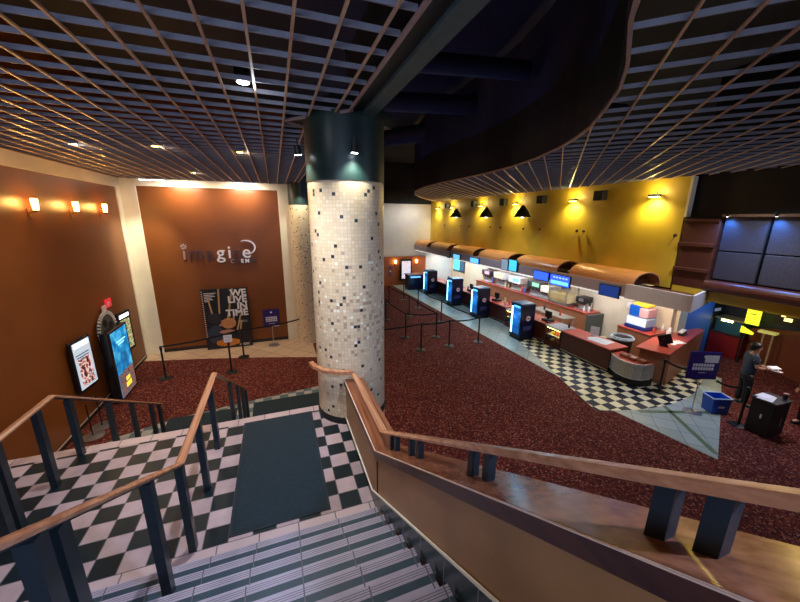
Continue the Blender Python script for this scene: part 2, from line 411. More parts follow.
# balcony front to the right: ochre band, brown roll, stepped brown element, blue-lit panels
struct(MB().box(10.2,10.4,-4,5.86,2.52,2.79).build('trim_10',yellow_wall))
pr=[(10.22,2.79)]+[(10.06-.11*math.sin(t),2.93+.14*-math.cos(t)) for t in [i*PI/8 for i in range(9)]]+[(10.22,3.07)]
struct(MB().extr(pr,'Y',-4,5.05).build('trim_11',mat('roll_brown',(.06,.012,.008),.35)))
rb=mat('step_brown',(.075,.018,.009),.5)
m_=MB(); m_.box(10.2,10.4,5.1,5.88,2.79,4.55)
for z0,z1,dx in ((3.22,3.30,.10),(3.86,3.95,.10),(4.48,4.55,.05)): m_.box(10.2-dx,10.2,5.1,5.88,z0,z1)
struct(m_.build('trim_12',rb,bevel=.008))
struct(MB().box(10.45,10.6,-4,5.86,2.79,8).build('wall_right.003',black))
def panel_mat():
    m,nt,b=new_mat('acoustic_panel'); g=NG(nt); vec,o=g.xyz()
    v=g.n('ShaderNodeTexVoronoi'); v.inputs['Scale'].default_value=38; nt.links.new(vec,v.inputs['Vector'])
    nt.links.new(g.mix(v.outputs['Distance'],(.05,.045,.06),(.015,.018,.028)),b.inputs['Base Color']); b.inputs['Roughness'].default_value=.5; MATS['acoustic_panel']=m; return m
pm=panel_mat()
for i,y1 in enumerate((5.06,4.2,3.34,2.48)):
    p=thing('wall_panel',['textured dark panel pair nearest the stepped brown wall','textured dark panel pair beside the right picture edge','third textured panel pair along the balcony','fourth textured panel pair along the balcony'][i],'panel',(10.3,y1-.42,3.1))
    for z0,z1 in ((0,.67),(.70,1.50)): MB().box(-.04,.03,-.40,.40,z0,z1).build('panel_face',pm,p,bevel=.006)
    MB().box(-.05,.05,-.425,-.40,0,1.52).build('panel_frame',black_metal,p)
struct(MB().box(10.15,10.4,-4,5.08,4.60,4.66).build('trim_13',mat('top_rail_brown',(.12,.06,.03),.4)))
# low dark ceiling behind the band, far dark walls
struct(MB().box(10.4,18.5,-4,6.6,2.5,2.6).build('ceiling.002',mat('low_ceiling',(.02,.02,.022),.8)))
struct(MB().box(12.6,18.5,6.6,22,2.5,2.6).build('ceiling.003',MATS['low_ceiling']))
struct(MB().box(18.3,18.5,-4,22,0,8).build('wall_right.004',mat('far_dark',(.03,.022,.022),.7)))
struct(MB().box(12.2,18.5,8.6,8.8,0,2.5).build('wall_right.005',mat('far_dark2',(.02,.025,.04),.7)))
struct(MB().box(-4.5,18.5,-4.2,-4,0,8).build('wall_front',mat('rear_wall',(.12,.05,.03),.7)))
# low brown curved wall at the right
cw=[(14.45,5.75),(14.25,5.0),(13.75,4.15),(12.9,3.3),(12.0,2.6),(11.0,1.9)]
out=[(p[0]+.35,p[1]-.12) for p in cw]
zt=[1.1,1.2,1.5,1.75,1.9,2.0]
struct(MB().prism(cw+out[::-1],0,zt+zt[::-1]).build('wall_right.006',mat('curved_brown',(.16,.045,.018),.45)))
# stair-side half wall: orange wood panels, dark tile skirt, wide wooden cap
SL=.61
SC=.614
def wz(y): return 2.408 if y>=2.5 else 2.408+SC*(2.5-y)
pts=[(4.3,0),(-3.2,0),(-3.2,wz(-3.2)),(2.5,2.408),(4.3,2.408)]
def yz(m,prof,x0,x1): return m.extr(prof,'X',x0,x1)
struct(yz(MB(),pts,.72,.93).build('wall_stair',panel_wood))
m_=MB()
yz(m_,[(2.55,H0),(4.0,H0),(4.0,H0+.09),(2.66,H0+.09),(-3,H0+.09+SL*5.66),(-3,H0-.2+SL*5.62)],.705,.72)
struct(m_.build('baseboard_stair',tile_mat('skirt_tile',(.012,.03,.035),(.03,.05,.055),.3,rough=.25,grout=(.2,.2,.2),gw=.01)))
m_=MB(); m_.bar((.708,2.66,H0+.095),(.708,-3,H0+.095+SL*5.66),.012,.012); m_.bar((.708,2.66,H0+.095),(.708,4.0,H0+.095),.012,.012)
struct(m_.build('trim_14',white_paint))
struct(MB().box(.712,.72,2.495,2.505,H0,2.34).build('trim_15',black))
cap=[(.825,4.32,2.408),(.825,2.5,2.408),(.825,-3.2,2.408+SC*5.7)]
struct(MB().sweep(cap,[(-.125,0),(.125,0),(.125,.055),(-.125,.055)]).build('trim_16',wood_cap,bevel=.006))
struct(MB().sweep([(.70,4.3,2.463),(.70,2.5,2.463),(.70,-3.2,2.463+SC*5.7)],[(-.02,-.075),(.006,-.075),(.006,-.004),(-.02,-.056)]).build('trim_17',wood_dark))
struct(MB().sweep([(.70,4.3,2.461),(.70,2.5,2.461),(.70,-3.2,2.461+SC*5.7)],[(-.002,-.001),(.007,-.001),(.007,.003),(-.002,.003)]).build('trim_26',mat('nosing_line',(.75,.55,.42),.3,var=0)))

# ---------------- ceilings
struct(MB().box(-4.6,18.5,-4.2,22,8.0,8.2).build('ceiling',void_m))
def clip(p, d, poly):
    """segments of the line p + t d inside the polygon"""
    ts=[]
    for i in range(len(poly)):
        a=poly[i]; b=poly[(i+1)%len(poly)]
        ex,ey=b[0]-a[0],b[1]-a[1]; den=d[0]*ey-d[1]*ex
        if abs(den)<1e-9: continue
        t=((a[0]-p[0])*ey-(a[1]-p[1])*ex)/den; s=((a[0]-p[0])*d[1]-(a[1]-p[1])*d[0])/den
        if 0<=s<1: ts.append(t)
    ts.sort(); return [(ts[i],ts[i+1]) for i in range(0,len(ts)-1,2)]
def grid(poly, th, su, sv, ou, ov, nm, rng=40):
    c,s=math.cos(th),math.sin(th)   # bars run along (c,s); slats across
    bars=MB(); slats=MB()
    for i in range(-rng*2,rng*3):
        o=ou+i*su; p=(s*o,-c*o)
        for a,b in clip(p,(c,s),poly): bars.bar((p[0]+c*a,p[1]+s*a,5.608),(p[0]+c*b,p[1]+s*b,5.608),.018,.016)
        o=ov+i*sv; p=(c*o,s*o)
        for a,b in clip(p,(-s,c),poly): slats.bar((p[0]-s*a,p[1]+c*a,5.636),(p[0]-s*b,p[1]+c*b,5.636),.012,.036)
    struct(bars.build(nm,grid_bar)); struct(slats.build(nm+'.004',grid_slat))
Lp=[(-4.27,-3.9),(.84,-3.9),(.84,3.87),(.89,3.83),(.22,4.5),(.84,5.12),(.84,12.7),(-4.27,12.7)]
grid(Lp,PI/2,.26,.28,.19,2.30,'ceiling.010')
curve=[(1.15,-3.9),(1.15,-1),(1.2,.3),(1.45,1.1),(1.79,1.45),(1.98,1.62),(2.19,1.78),(2.49,2.01),(2.86,2.35),(3.23,2.78),(3.69,3.35),(4.0,3.86),(4.28,4.40),(4.62,5.3),(4.86,6.3),(4.98,7.4),(5.0,8.6),(4.98,9.9),(5.08,11.3),(5.5,13.2),(6.3,15.1),(7.5,17.1),(8.9,19.0),(10.2,20.4)]
Rp=curve+[(10.2,-3.9)]
grid(Rp,PI/4,.303,.36,.560,3.075,'ceiling.020')
# trims along the openings
trim_m=mat('opening_trim',(.34,.24,.22),.45)
m_=MB(); m_.box(.83,.85,-3.9,3.87,5.59,5.62); m_.bar((.87,3.83,5.61),(.21,4.5,5.61),.02,.03); m_.bar((.21,4.5,5.61),(.84,5.14,5.61),.02,.03); m_.box(.83,.85,5.12,12.7,5.59,5.62)
struct(m_.build('trim_18',trim_m))
struct(MB().sweep([(x,y,5.58) for x,y in curve],[(-.012,0),(.012,0),(.012,.05),(-.012,.05)]).build('trim_19',trim_m))
struct(MB().sweep([(x-.012,y+.012,5.61) for x,y in curve],[(-.01,0),(.01,0),(.01,2.3),(-.01,2.3)]).build('trim_20',void_m))
# beam along the void: black cheek and grey-green soffit
struct(MB().box(.86,1.0,-3.9,4.0,5.64,6.2).build('trim_21',black))
struct(MB().box(1.0,1.14,-3.9,4.0,5.60,6.2).build('trim_22',mat('beam_green',(.045,.085,.085),.6)))
# diamond collar over the column
struct(MB().prism([(.88,3.85),(.23,4.5),(.88,5.14),(1.53,4.5)],5.63,5.80).build('trim_23',dgreen))
# high services in the void
for i,(x0,y0,x1,y1,r,z) in enumerate(((1.5,9,9,7.2,.22,7.3),(2.2,15,7,9.5,.3,7.4),(1.3,6.2,4.5,5.6,.16,7.1))):
    tag(MB().tube((x0,y0,z),(x1,y1,z),r,seg=16).build('air_duct',mat('duct_dark',(.006,.007,.010),.7),smooth=True),['long dark duct crossing the black opening overhead','thick dark duct far over the queue','short thin dark duct beside the tiled column top'][i],'duct')

# ================================================================== COLUMNS
cx,cy=.89,4.40
c=thing('tiled_column','large mosaic tiled column with dark green top beside the stairs','column',(cx,cy,0))
MB().lathe([(.475,.0),(.475,4.92)],seg=64).build('tiled_shaft',mosaic,c,smooth=True)
MB().lathe([(.482,4.92),(.482,5.64)],seg=64).build('painted_top',dgreen,c,smooth=True)
MB().lathe([(.49,H0+.0),(.49,H0+.07),(.478,H0+.09)],seg=64).build('base_ring',black,c,smooth=True)
c2=thing('tiled_column','slimmer looking mosaic column in the back wall corner','column',(.93,12.35,0))
MB().lathe([(.42,.0),(.42,4.92)],seg=48).build('tiled_shaft',mosaic,c2,smooth=True)
MB().lathe([(.427,4.92),(.427,6.5)],seg=48).build('painted_top',dgreen,c2,smooth=True)
def spot_head(label, loc, tgt, energy, col, size=70):
    t=thing('spotlight',label,'spotlight',loc,group=None)
    d=(Vector(tgt)-Vector(loc)).normalized()
    MB().tube(-d*.05,d*.05,.035,.045,16).build('lamp_body',black_metal,t,smooth=True)
    MB().tube(d*.05,d*.056,.036,.036,16).build('lamp_lens',white_glow,t)
    MB().tube((0,0,.0),(0,0,.12),.01).build('bracket',black_metal,t)
    spot('spot_beam',Vector(loc)+d*.08,tgt,energy,col,size)
spot_head('spotlight on the front of the dark column top',(.88,3.82,5.24),(.84,3.9,4.2),34,(1,.98,.85),110)
spot_head('spotlight at the left side of the dark column top',(.31,4.24,5.25),(.42,4.35,4.2),22,(1,.98,.85),110)
spot('column_right_beam',(1.55,4.6,5.3),(1.3,4.5,3.0),20,(1,.9,.8),100)
spot('pillar_fill',(-3.2,11.3,5.5),(-4.0,12.7,2.6),330,(1,.93,.68),62,.8,.1)  # added fill without a fixture, brightens the white corner pillar
spot('column_wash',(-.6,2.2,5.5),(.8,4.2,3.0),40,(1,.9,.7),46,.8,.1)
spot('corner_column_beam',(.75,11.5,5.45),(.85,12.0,3.6),90,(1,.95,.75),90)

# ================================================================== RAILINGS
def handrail(parent, path, w=.06, h=.03, under=True):
    MB().sweep(path,[(-w/2,0),(w/2,0),(w/2+.004,h*.6),(w/2-.015,h),(-w/2+.015,h),(-w/2-.004,h*.6)]).build('handrail',wood_rail,parent)
    if under: MB().sweep([(x,y,z-.012) for x,y,z in path],[(-.02,0),(.02,0),(.02,.012),(-.02,.012)]).build('rail_plate',post_m,parent)
def add_post(parent, x, y, z0, z1, w=.055, d=.07):
    m=MB(); m.box(x-w/2,x+w/2,y-d/2,y+d/2,z0,z1); m.box(x-w*.54,x+w*.54,y-d*.54,y+d*.54,z0,z0+.012)
    m.build('post',post_m,parent)
def railz(y, lvl, Y0, Y1):
    if y<Y0: return lvl+SL*(Y0-y)
    if y>Y1: return lvl-.60*(y-Y1)
    return lvl
def stepz(y):
    if y<2.404: return H0+.1293*(math.floor((2.404-y)/.2157)+1)
    if y<=4.55: return H0
    return max(0,H0-.18*(math.floor((y-4.55)/.29)+1))
ra=thing('stair_railing','wood-topped railing with dark posts down the middle of the stairs','railing')
lv=2.60
handrail(ra,[(-.8425,-2.5,lv+SL*5.18),(-.8425,2.68,lv),(-.8425,4.35,lv),(-.8425,7.2,lv-.60*2.85)])
for y_ in (4.0,3.33,2.66,2.10,1.36,1.25,.5,.38,-.4,5.32,6.06,6.6,7.12): add_post(ra,-.8425,y_,stepz(y_)-.005,railz(y_,lv,2.68,4.35)-.005)
rb_=thing('stair_railing','wood-topped railing with dark posts left of the wide tiled landing','railing')
lv=2.67
handrail(rb_,[(-2.31,-2.5,lv+SL*5.18),(-2.31,2.68,lv),(-2.31,4.16,lv),(-2.31,6.95,lv-.60*2.79)])
for y_ in (4.40,3.9,3.38,3.26,2.66,2.1,5.17,5.81,6.5,6.85): add_post(rb_,-2.31,y_,stepz(y_)-.005,railz(y_,lv,2.68,4.16)-.005)
rc=thing('cap_handrail','polished wooden handrail on short steel posts over the half wall','handrail')
ringp=[]
for a in (225,205,190,175): ringp.append((cx+.56*math.cos(math.radians(a)),cy+.56*math.sin(math.radians(a)),2.57))
handrail(rc,[(.805,-2.5,2.568+.614*5.08),(.805,2.58,2.568),(.805,3.82,2.568)],w=.06,h=.028,under=False)
MB().sweep([(.80,3.86,2.57),(.62,3.91,2.57),(.46,4.02,2.57),(.36,4.18,2.57),(.32,4.32,2.57)],[(-.03,0),(.03,0),(.03,.045),(-.03,.045)]).build('curved_handrail',wood_rail,rc)
MB().tube((.33,4.28,2.55),(.44,4.34,2.53),.02).build('wall_bracket',black_metal,rc)
for y_ in (2.36,2.24,1.93,1.78,1.16,1.04,.385,.292,-.4,-.52): add_post(rc,.815,y_,wz(y_)+.03,2.568+.614*max(0,2.58-y_)+.002,.040,.042)
# ================================================================== MATS
def floor_mat(label,x0,x1,y0,y1,z):
    t=thing('entrance_mat',label,'mat',((x0+x1)/2,(y0+y1)/2,z))
    w_,d=(x1-x0)/2,(y1-y0)/2
    MB().box(-w_+.02,w_-.02,-d+.02,d-.02,0,.010).build('pile',mat_rubber,t)
    m=MB()
    for a in ((-w_,w_,-d,-d+.02),(-w_,w_,d-.02,d),(-w_,-w_+.02,-d+.02,d-.02),(w_-.02,w_,-d+.02,d-.02)): m.box(*a,0,.007)
    m.build('rubber_edge',mat('mat_edge',(.01,.018,.024),.8,var=0),t)
floor_mat('large dark teal mat on the checkered landing',-.58,.30,2.66,4.42,H0+.003)
floor_mat('black mat at the foot of the stairs beside the column',-.82,.78,7.42,8.22,.009)
floor_mat('black mat at the foot of the stairs left of the middle railing',-2.6,-1.17,7.40,8.12,.009)

# ================================================================== LEFT WALL
for i,y_ in enumerate((8.38,9.79,11.19)):
    t=thing('wall_sconce',['glowing glass sconce nearest the left picture edge','glowing glass sconce, middle of three on the brown wall','glowing glass sconce nearest the white corner pillar'][i],'lamp',(XL,y_,4.68))
    MB().lathe([(.03,-.09),(.042,-.07),(.052,.10),(.05,.13)],c=(.12,0),seg=16).build('glass_shade',warm_glow,t,smooth=True)
    m=MB(); m.tube((0,0,-.12),(.12,0,-.11),.012); m.lathe([(.03,-.12),(.045,-.08)],c=(.12,0),seg=12); m.box(0,.015,-.04,.04,-.2,-.05); m.build('bracket',mat('brass',(.4,.2,.06),.35,metal=.8),t)
    point('sconce_light',(XL+.2,y_,4.74),14,(1,.5,.12),.06)
    spot('sconce_uplight',(XL+.22,y_,4.95),(XL+1.2,y_-.6,5.6),60,(1,.45,.10),150,1,.05)
# poster light boxes
def blob_mat(name, cols, scale, es, seed=0, thr=.5):
    m,nt,b=new_mat(name); g=NG(nt); vec,o=g.xyz()
    mp=g.n('ShaderNodeMapping'); mp.inputs['Location'].default_value=(seed,seed*2.3,seed*.7); nt.links.new(vec,mp.inputs[0])
    n1=g.noise(mp.outputs[0],scale,2)
    r=g.n('ShaderNodeValToRGB'); e=r.color_ramp.elements
    e[0].position=.32; e[0].color=(*cols[0],1); e[1].position=.68; e[1].color=(*cols[-1],1)
    for k,cc in enumerate(cols[1:-1]): x=e.new(.32+.36*(k+1)/(len(cols)-1)); x.color=(*cc,1)
    nt.links.new(n1,r.inputs[0]); nt.links.new(r.outputs[0],b.inputs['Base Color']); nt.links.new(r.outputs[0],b.inputs['Emission Color']); b.inputs['Emission Strength'].default_value=es
    MATS[name]=m; return m
def lightbox(label, loc, rz, w_, h_, posterfn, header=True, z0=0, dp=.18):
    """poster case facing local +X, centred at y=0, standing on z0"""
    t=thing('poster_display',label,'poster case',loc,rz)
    MB().box(.09-dp,.09,-w_/2,w_/2,z0,h_).build('case',mat('case_black',(.008,.009,.012),.25,var=0),t,bevel=.02)
    posterfn(t,w_,h_,z0)
    if header: MB().box(.091,.095,-w_*.36,w_*.36,h_-.17,h_-.07).build('header_light',glow('header_white',(.75,.9,1),2.2),t)
    return t
P1=blob_mat('poster_red',[(.01,.01,.015),(.02,.02,.03),(.5,.08,.04),(.8,.75,.8),(.45,.15,.06),(.01,.01,.015),(.5,.5,.6)],6.5,.7,1)
P1w=glow('poster_white',(.6,.75,.9),.5)
P2=blob_mat('poster_blue',[(.005,.12,.35),(.01,.3,.7),(.1,.6,1)],4,.6,3)
P2d=blob_mat('poster_reef',[(.01,.02,.03),(.35,.12,.05),(.02,.1,.2),(.3,.2,.05)],10,.7,5)
P2y=glow('poster_yellow',(.95,.7,.05),1.2)
P3=blob_mat('poster_green',[(.02,.12,.02),(.15,.4,.08),(.7,.75,.5),(.5,.1,.12),(.2,.4,.1),(.02,.1,.05)],11,.6,8)
P4=blob_mat('poster_pale',[(.1,.5,.7),(.8,.9,1),(.5,.15,.15),(.9,.95,1),(.1,.3,.6)],9,.9,11)
def pf1(t,w_,h_,z0):
    p=MB().box(.091,.094,-w_*.42,w_*.42,z0+.06,h_-.05).build('poster',P1w,t)
    m=MB().box(.0945,.097,-w_*.30,w_*.30,z0+.12,h_-.42); m.build('picture',P1,p)
    m=MB()
    for k in range(3): m.box(.0945,.098,-w_*(.36-.04*k),w_*(.30-.03*k),h_-.34+.0-.06*k,h_-.32-.06*k)
    m.build('title_lines',mat('title_blue',(.05,.1,.3),.5,var=0),p)
def pf2(t,w_,h_,z0):
    p=MB().box(.091,.094,-w_*.42,w_*.42,z0+.06,h_-.05).build('poster',P2,t)
    MB().box(.0945,.096,-w_*.42,w_*.42,z0+.06,z0+.06+(h_-z0)*.34).build('dark_foreground',P2d,p)
    m=MB()
    for k in range(4): m.box(.0965,.099,-.12+.08*k,-.06+.08*k,z0+.22,z0+.34); 
    for k in range(3): m.box(.0965,.099,-.08+.08*k,-.02+.08*k,z0+.38,z0+.48)
    m.build('title_blocks',P2y,p)
    m=MB(); m.box(.0945,.097,-w_*.2,w_*.28,h_-.36,h_-.33); m.box(.0945,.097,-w_*.14,w_*.2,h_-.43,h_-.40); m.build('tagline',glow('tag_pale',(.3,.8,1),1.4),p)
def pf3(t,w_,h_,z0): MB().box(.091,.094,-w_*.36,w_*.36,z0+.08,h_-.22).build('poster',P3,t)
def pf4(t,w_,h_,z0): MB().box(.091,.094,-w_*.38,w_*.38,z0+.12,h_-.12).build('poster',P4,t)
lightbox('lit poster case with white and red picture, nearest the stair railing',(-4.20,8.68,0),-.10,.66,1.95,pf1,z0=.80,dp=.07)
lightbox('lit poster case with deep blue picture and yellow title',(-3.96,9.82,0),0,1.05,1.82,pf2,header=False,z0=.02)
lightbox('lit poster case with green and pink picture beside the white pillar',(-4.20,10.95,0),-.10,.66,1.95,pf3,z0=.80,dp=.07)
# prize wheel with red card
t=thing('prize_wheel','grey round wheel with pale notched rim behind the blue poster case','wheel',(-4.2,10.08,1.70))
MB().tube((-.03,0,0),(.03,0,0),.42,seg=40).build('disc',mat('wheel_grey',(.07,.08,.08),.5),t)
m=MB()
for k in range(36):
    a=2*PI*k/36; m.bar((.035,.40*math.cos(a),.40*math.sin(a)),(.035,.49*math.cos(a),.49*math.sin(a)),.04,.04,up=(1,0,0))
m.build('rim_teeth',mat('teeth_pale',(.6,.58,.55),.5),t)
for k in range(4):
    a=PI/2*k+.4; MB().tube((.03,.21*math.cos(a),.21*math.sin(a)),(.04,.21*math.cos(a),.21*math.sin(a)),.1,seg=16).build('hole',black,t)
MB().box(-.02,.02,-.04,.04,-1.72,-.4).build('stand',black_metal,t)
t=thing('red_card_sign','small red and white card sign clipped above the round wheel','sign',(-4.2,10.3,2.21))
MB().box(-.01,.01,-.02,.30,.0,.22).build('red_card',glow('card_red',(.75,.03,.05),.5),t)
MB().box(-.012,.012,-.22,-.02,-.06,.10).build('white_card',mat('card_pale',(.75,.6,.6),.5),t)
MB().box(.011,.014,.06,.2,.05,.15).build('mark',mat('card_mark',(.85,.5,.5),.5),t)

# ================================================================== BACK WALL : sign, posters
sg=thing('cinema_sign','metal lettering sign reading imagine cinemas on the brown wall','sign',(-2.93,12.64,3.30))
bright_refl=mat('letter_bright_refl',(.82,.8,.82),.25,metal=.3,var=0,emis=(.8,.8,.85),es=.12)  # bright reflection and a slight glow put into the metal colour
dark_refl=mat('letter_dark_refl',(.10,.06,.07),.35,metal=.2,var=0)  # same metal, its dark reflection put into the colour
ln=mat('letter_pink',(.45,.30,.28),.3,metal=.4,var=0)
R90=(PI/2,0,0)
xx=-2.78
for s_,wd,mt in (('i',-2.90,ln),('m',-2.74,dark_refl),('a',-2.23,dark_refl),('g',-1.90,bright_refl),('i',-1.57,bright_refl),('n',-1.42,dark_refl),('e',-1.12,bright_refl)):
    dx=.0
    zz=3.38
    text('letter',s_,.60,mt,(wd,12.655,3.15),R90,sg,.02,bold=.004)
m=MB(); pth=[]
for k in range(21):
    a=math.radians(118-205*k/20); pth.append((-.98+.29*math.cos(a),3.50+.235*math.sin(a)))
for k in range(20):
    w_=.008+.020*math.sin(PI*(k+.5)/20); a=pth[k]; b=pth[k+1]
    m.bar((a[0],12.65,a[1]),(b[0],12.65,b[1]),.03,w_*2,up=(0,-1,0) if False else (0,0,1) if abs(b[0]-a[0])>abs(b[1]-a[1]) else (1,0,0))
m.build('swoosh',bright_refl,sg).location=-sg.location
m=MB()
for k in range(8):
    a=2*PI*k/8; m.bar((-2.82+.03*math.cos(a),12.65,3.56+.03*math.sin(a)),(-2.82+.10*math.cos(a),12.65,3.56+.10*math.sin(a)),.012,.012)
m.build('spark',bright_refl,sg).location=-sg.location
xx=-1.50
for s_,mt in zip('CINEMAS',(ln,dark_refl,dark_refl,bright_refl,bright_refl,dark_refl,dark_refl)):
    text('letter',s_,.175,mt,(xx,12.655,2.98),R90,sg,.015,bold=.006); xx+={'I':.065,'M':.155}.get(s_,.13)
# standee: movie poster board
t=thing('standee','tall cardboard film poster with white title leaning by the brown wall','poster',(-1.78,12.42,0))
MB().box(-.72,.72,0,.05,.02,2.15).build('board',mat('board_black',(.012,.012,.014),.5,var=.2),t)
MB().box(-.3,.3,.05,.2,.0,.06).build('foot',black,t)
wl=mat('poster_letter',(.85,.85,.87),.5,var=0)
for k,(s_,sz) in enumerate((('WE',.32),('LIVE',.32),('IN',.32),('TIME',.32))):
    text('title_word',s_,sz,wl,(-1.10,12.413,1.88-.235*k),R90,t,.003,'RIGHT',sx=1.02,bold=.012)
m=MB()
for k,w_ in enumerate((.36,.30,.33,.22,.26,.15)): m.box(-.62,-.62+w_,-.006,0,2.0-.055*k,2.02-.055*k)
for k in range(3): m.box(.38-.02*k,.62,-.006,0,.98-.03*k,.985-.03*k)
for k in range(3): m.box(.30,.62,-.006,0,.13-.03*k,.14-.03*k)
m.build('small_print',wl,t)
rope=mat('rope_tan',(.55,.36,.16),.6,var=.35,scale=40)
m=MB()
for a,b in (((-.53,1.95),(-.44,1.30)),((-.17,2.14),(-.22,1.28)),((.25,2.14),(.02,1.1)),((.5,1.45),(.28,.65)),((.22,1.20),(.16,.80)),((.44,1.0),(.36,.55))): m.bar((a[0],-.004,a[1]),(b[0],-.004,b[1]),.008,.05,up=(1,0,0))
m.build('rope_print',rope,t)
m=MB()
for k in range(22): m.bar((-.70,-.003,2.08-k*.075),(-.66,-.003,2.05-k*.075),.006,.03,up=(1,0,0))
m.build('stripe_print',mat('stripe_pink',(.7,.45,.35),.5),t)
# two generic figures printed on the board (relief of a few mm)
MB().ball((-.40,-.006,1.12),.20,(1,.03,1),2).ball((-.30,-.006,1.0),.12,(1,.03,1),2).build('dark_hair_print',mat('print_dark',(.03,.025,.03),.5),t)
MB().ball((-.22,-.002,.95),.11,(.75,.05,1.1),2).ball((-.05,-.002,.62),.14,(1.8,.05,.5),2).build('skin_print',mat('print_skin',(.50,.24,.15),.5),t)
MB().ball((.03,-.006,.92),.20,(1.2,.03,1),2).build('fair_hair_print',mat('print_hair',(.58,.26,.09),.5,var=.3,scale=30),t)
MB().ball((-.05,-.003,.22),.22,(1.8,.03,.65),2).build('orange_print',mat('print_orange',(.6,.2,.02),.5,var=.4,scale=20),t)
MB().ball((-.4,.0,.55),.26,(1,.02,1.3),2).build('dark_coat_print',mat('print_coat',(.03,.045,.08),.5),t)
# purple notice stand by the back wall
def notice(label, loc, rz, w_, h_, zc, lines, col):
    t=thing('notice_stand',label,'sign stand',loc,rz)
    MB().lathe([(.19,0),(.19,.012),(.03,.03)],seg=24).build('base',steel,t)
    MB().tube((0,.02,.02),(0,.02,zc-h_/2+.1),.012).build('pole',steel,t)
    b=MB().box(-w_/2,w_/2,-.012,.012,zc-h_/2,zc+h_/2).build('sign_board',col,t)
    MB().tube((0,-.014,zc+h_*.33),(0,-.018,zc+h_*.33),.035,seg=16).build('emblem',wl,b)
    return t,b
purple=mat('purple_sign',(.03,.015,.16),.4,var=.05)
t,b=notice('purple notice on a steel stand beside the film poster',(-.35,12.2,0),0,.55,.66,1.03,0,purple)
m=MB()
for r in range(3):
    x=-.19
    for k in range(7):
        m.box(x,x+.042,-.016,-.012,1.04-.065*r,1.085-.065*r); x+=.055
m.box(-.1,.1,-.016,-.012,.83,.84); m.box(-.02,.25,-.016,-.012,.72,.74)
m.build('lettering',wl,b)


# fluorescent bars over the back wall, ceiling downlights
for i,(x,y_) in enumerate(((-3.3,12.35),(-.78,12.3))):
    t=thing('light_bar',['white ceiling light bar over the white corner pillar','white ceiling light bar over the film poster'][i],'lamp',(x,y_,5.56))
    MB().box(-.34,.34,-.05,.05,0,.05).build('housing',white_pl,t); MB().box(-.33,.33,-.04,.04,-.012,0).build('tube',glow('bar_white',(.9,.93,1),9),t)
    area('bar_light',(x+ (.7 if i==0 else -.1),y_-.1,5.5),(x+(.75 if i==0 else -.1),12.7,4.2),38,(1,.8,.6),.7,.1)
for i,(x,y_,e,cc) in enumerate(((-.16,3.5,260,(.9,.92,1)),(-2.96,7.3,190,(1,.78,.55)),(-1.75,6.97,150,(1,.7,.45)),(-.48,7.0,150,(1,.7,.45)),(-1.9,10.6,150,(1,.75,.5)))):
    t=thing('downlight',['round downlight in the grid above the landing','round downlight in the grid nearest the left wall','round downlight in the grid behind the sconces','round downlight in the grid just left of the column','round downlight deep in the grid near the back wall'][i],'lamp',(x,y_,5.63))
    MB().lathe([(.055,.0),(.065,.0),(.065,.14)],seg=20).build('housing',black_metal,t,smooth=True)
    MB().lathe([(.05,-.006),(.05,-.001)],seg=20).build('lamp_face',white_glow if i in(0,1) else yellow_glow if i==4 else warm_glow,t)
    point('downlight_spill',(x+.1,y_,5.56),1.6,cc,.04)
    spot('downlight_beam',(x,y_,5.55),(x,y_,0),e,cc,115,.8,.06)

# ================================================================== STANCHIONS
def stanchion(label, x, y_, h=1.0, group=None):
    t=thing('queue_stanchion',label,'queue post',(x,y_,0),group=group)
    MB().lathe([(.17,0),(.17,.012),(.05,.035)],seg=24).build('base',black_metal,t,smooth=True)
    MB().tube((0,0,.03),(0,0,h-.08),.026).build('pole',black_metal,t,smooth=True)
    MB().lathe([(.035,h-.10),(.035,h)],seg=14).build('belt_head',black,t,smooth=True)
    return t
belt_m=mat('belt_black',(.01,.01,.012),.7,var=0)
def belt(label,a,b,h=.95):
    A_=Vector(a);B_=Vector(b);D_=(B_-A_).normalized()*.04; a=tuple(A_+D_); b=tuple(B_-D_)
    m=MB(); n=6
    for k in range(n):
        f0,f1=k/n,(k+1)/n; s0=-.05*4*f0*(1-f0); s1=-.05*4*f1*(1-f1)
        m.bar((a[0]+(b[0]-a[0])*f0,a[1]+(b[1]-a[1])*f0,h+s0),(a[0]+(b[0]-a[0])*f1,a[1]+(b[1]-a[1])*f1,h+s1),.006,.05)
    tag(m.build('queue_belt',belt_m),label,'belt')
stanchion('black queue post nearest the white corner pillar',-3.26,10.51,.97)
s=stanchion('black queue post topped by a small white card sign',-1.53,10.31,.95)
MB().box(-.11,.11,-.01,.01,.95,1.17).build('card_sign',paper,s)
m=MB(); 
for k in range(4): m.box(-.08,.08,-.013,-.01,1.13-.04*k,1.137-.04*k)
m.build('card_print',mat('print_grey',(.25,.25,.27),.6,var=0),s.children[-1] if False else s)
stanchion('black queue post in front of the film poster',-1.28,11.4,.97)
belt('black belt from the pillar side post to the post at the film poster',(-3.26,10.51),(-1.28,11.4))
belt('black belt from the film poster post to the corner column',(-1.28,11.4),(.62,12.02))
belt('black belt from the far left wall to the queue post by the pillar',(-3.26,10.51),(-4.2,10.6)) if False else None
Q={'a':(4.52,10.03),'b':(5.64,10.04),'c':(6.88,10.04),'d':(4.46,11.38),'e':(5.62,11.05),'f':(6.70,12.74),'g':(6.67,15.29),'h':(5.69,14.09),'i':(5.51,16.56),'j':(4.45,13.83),'k':(6.6,17.2)}
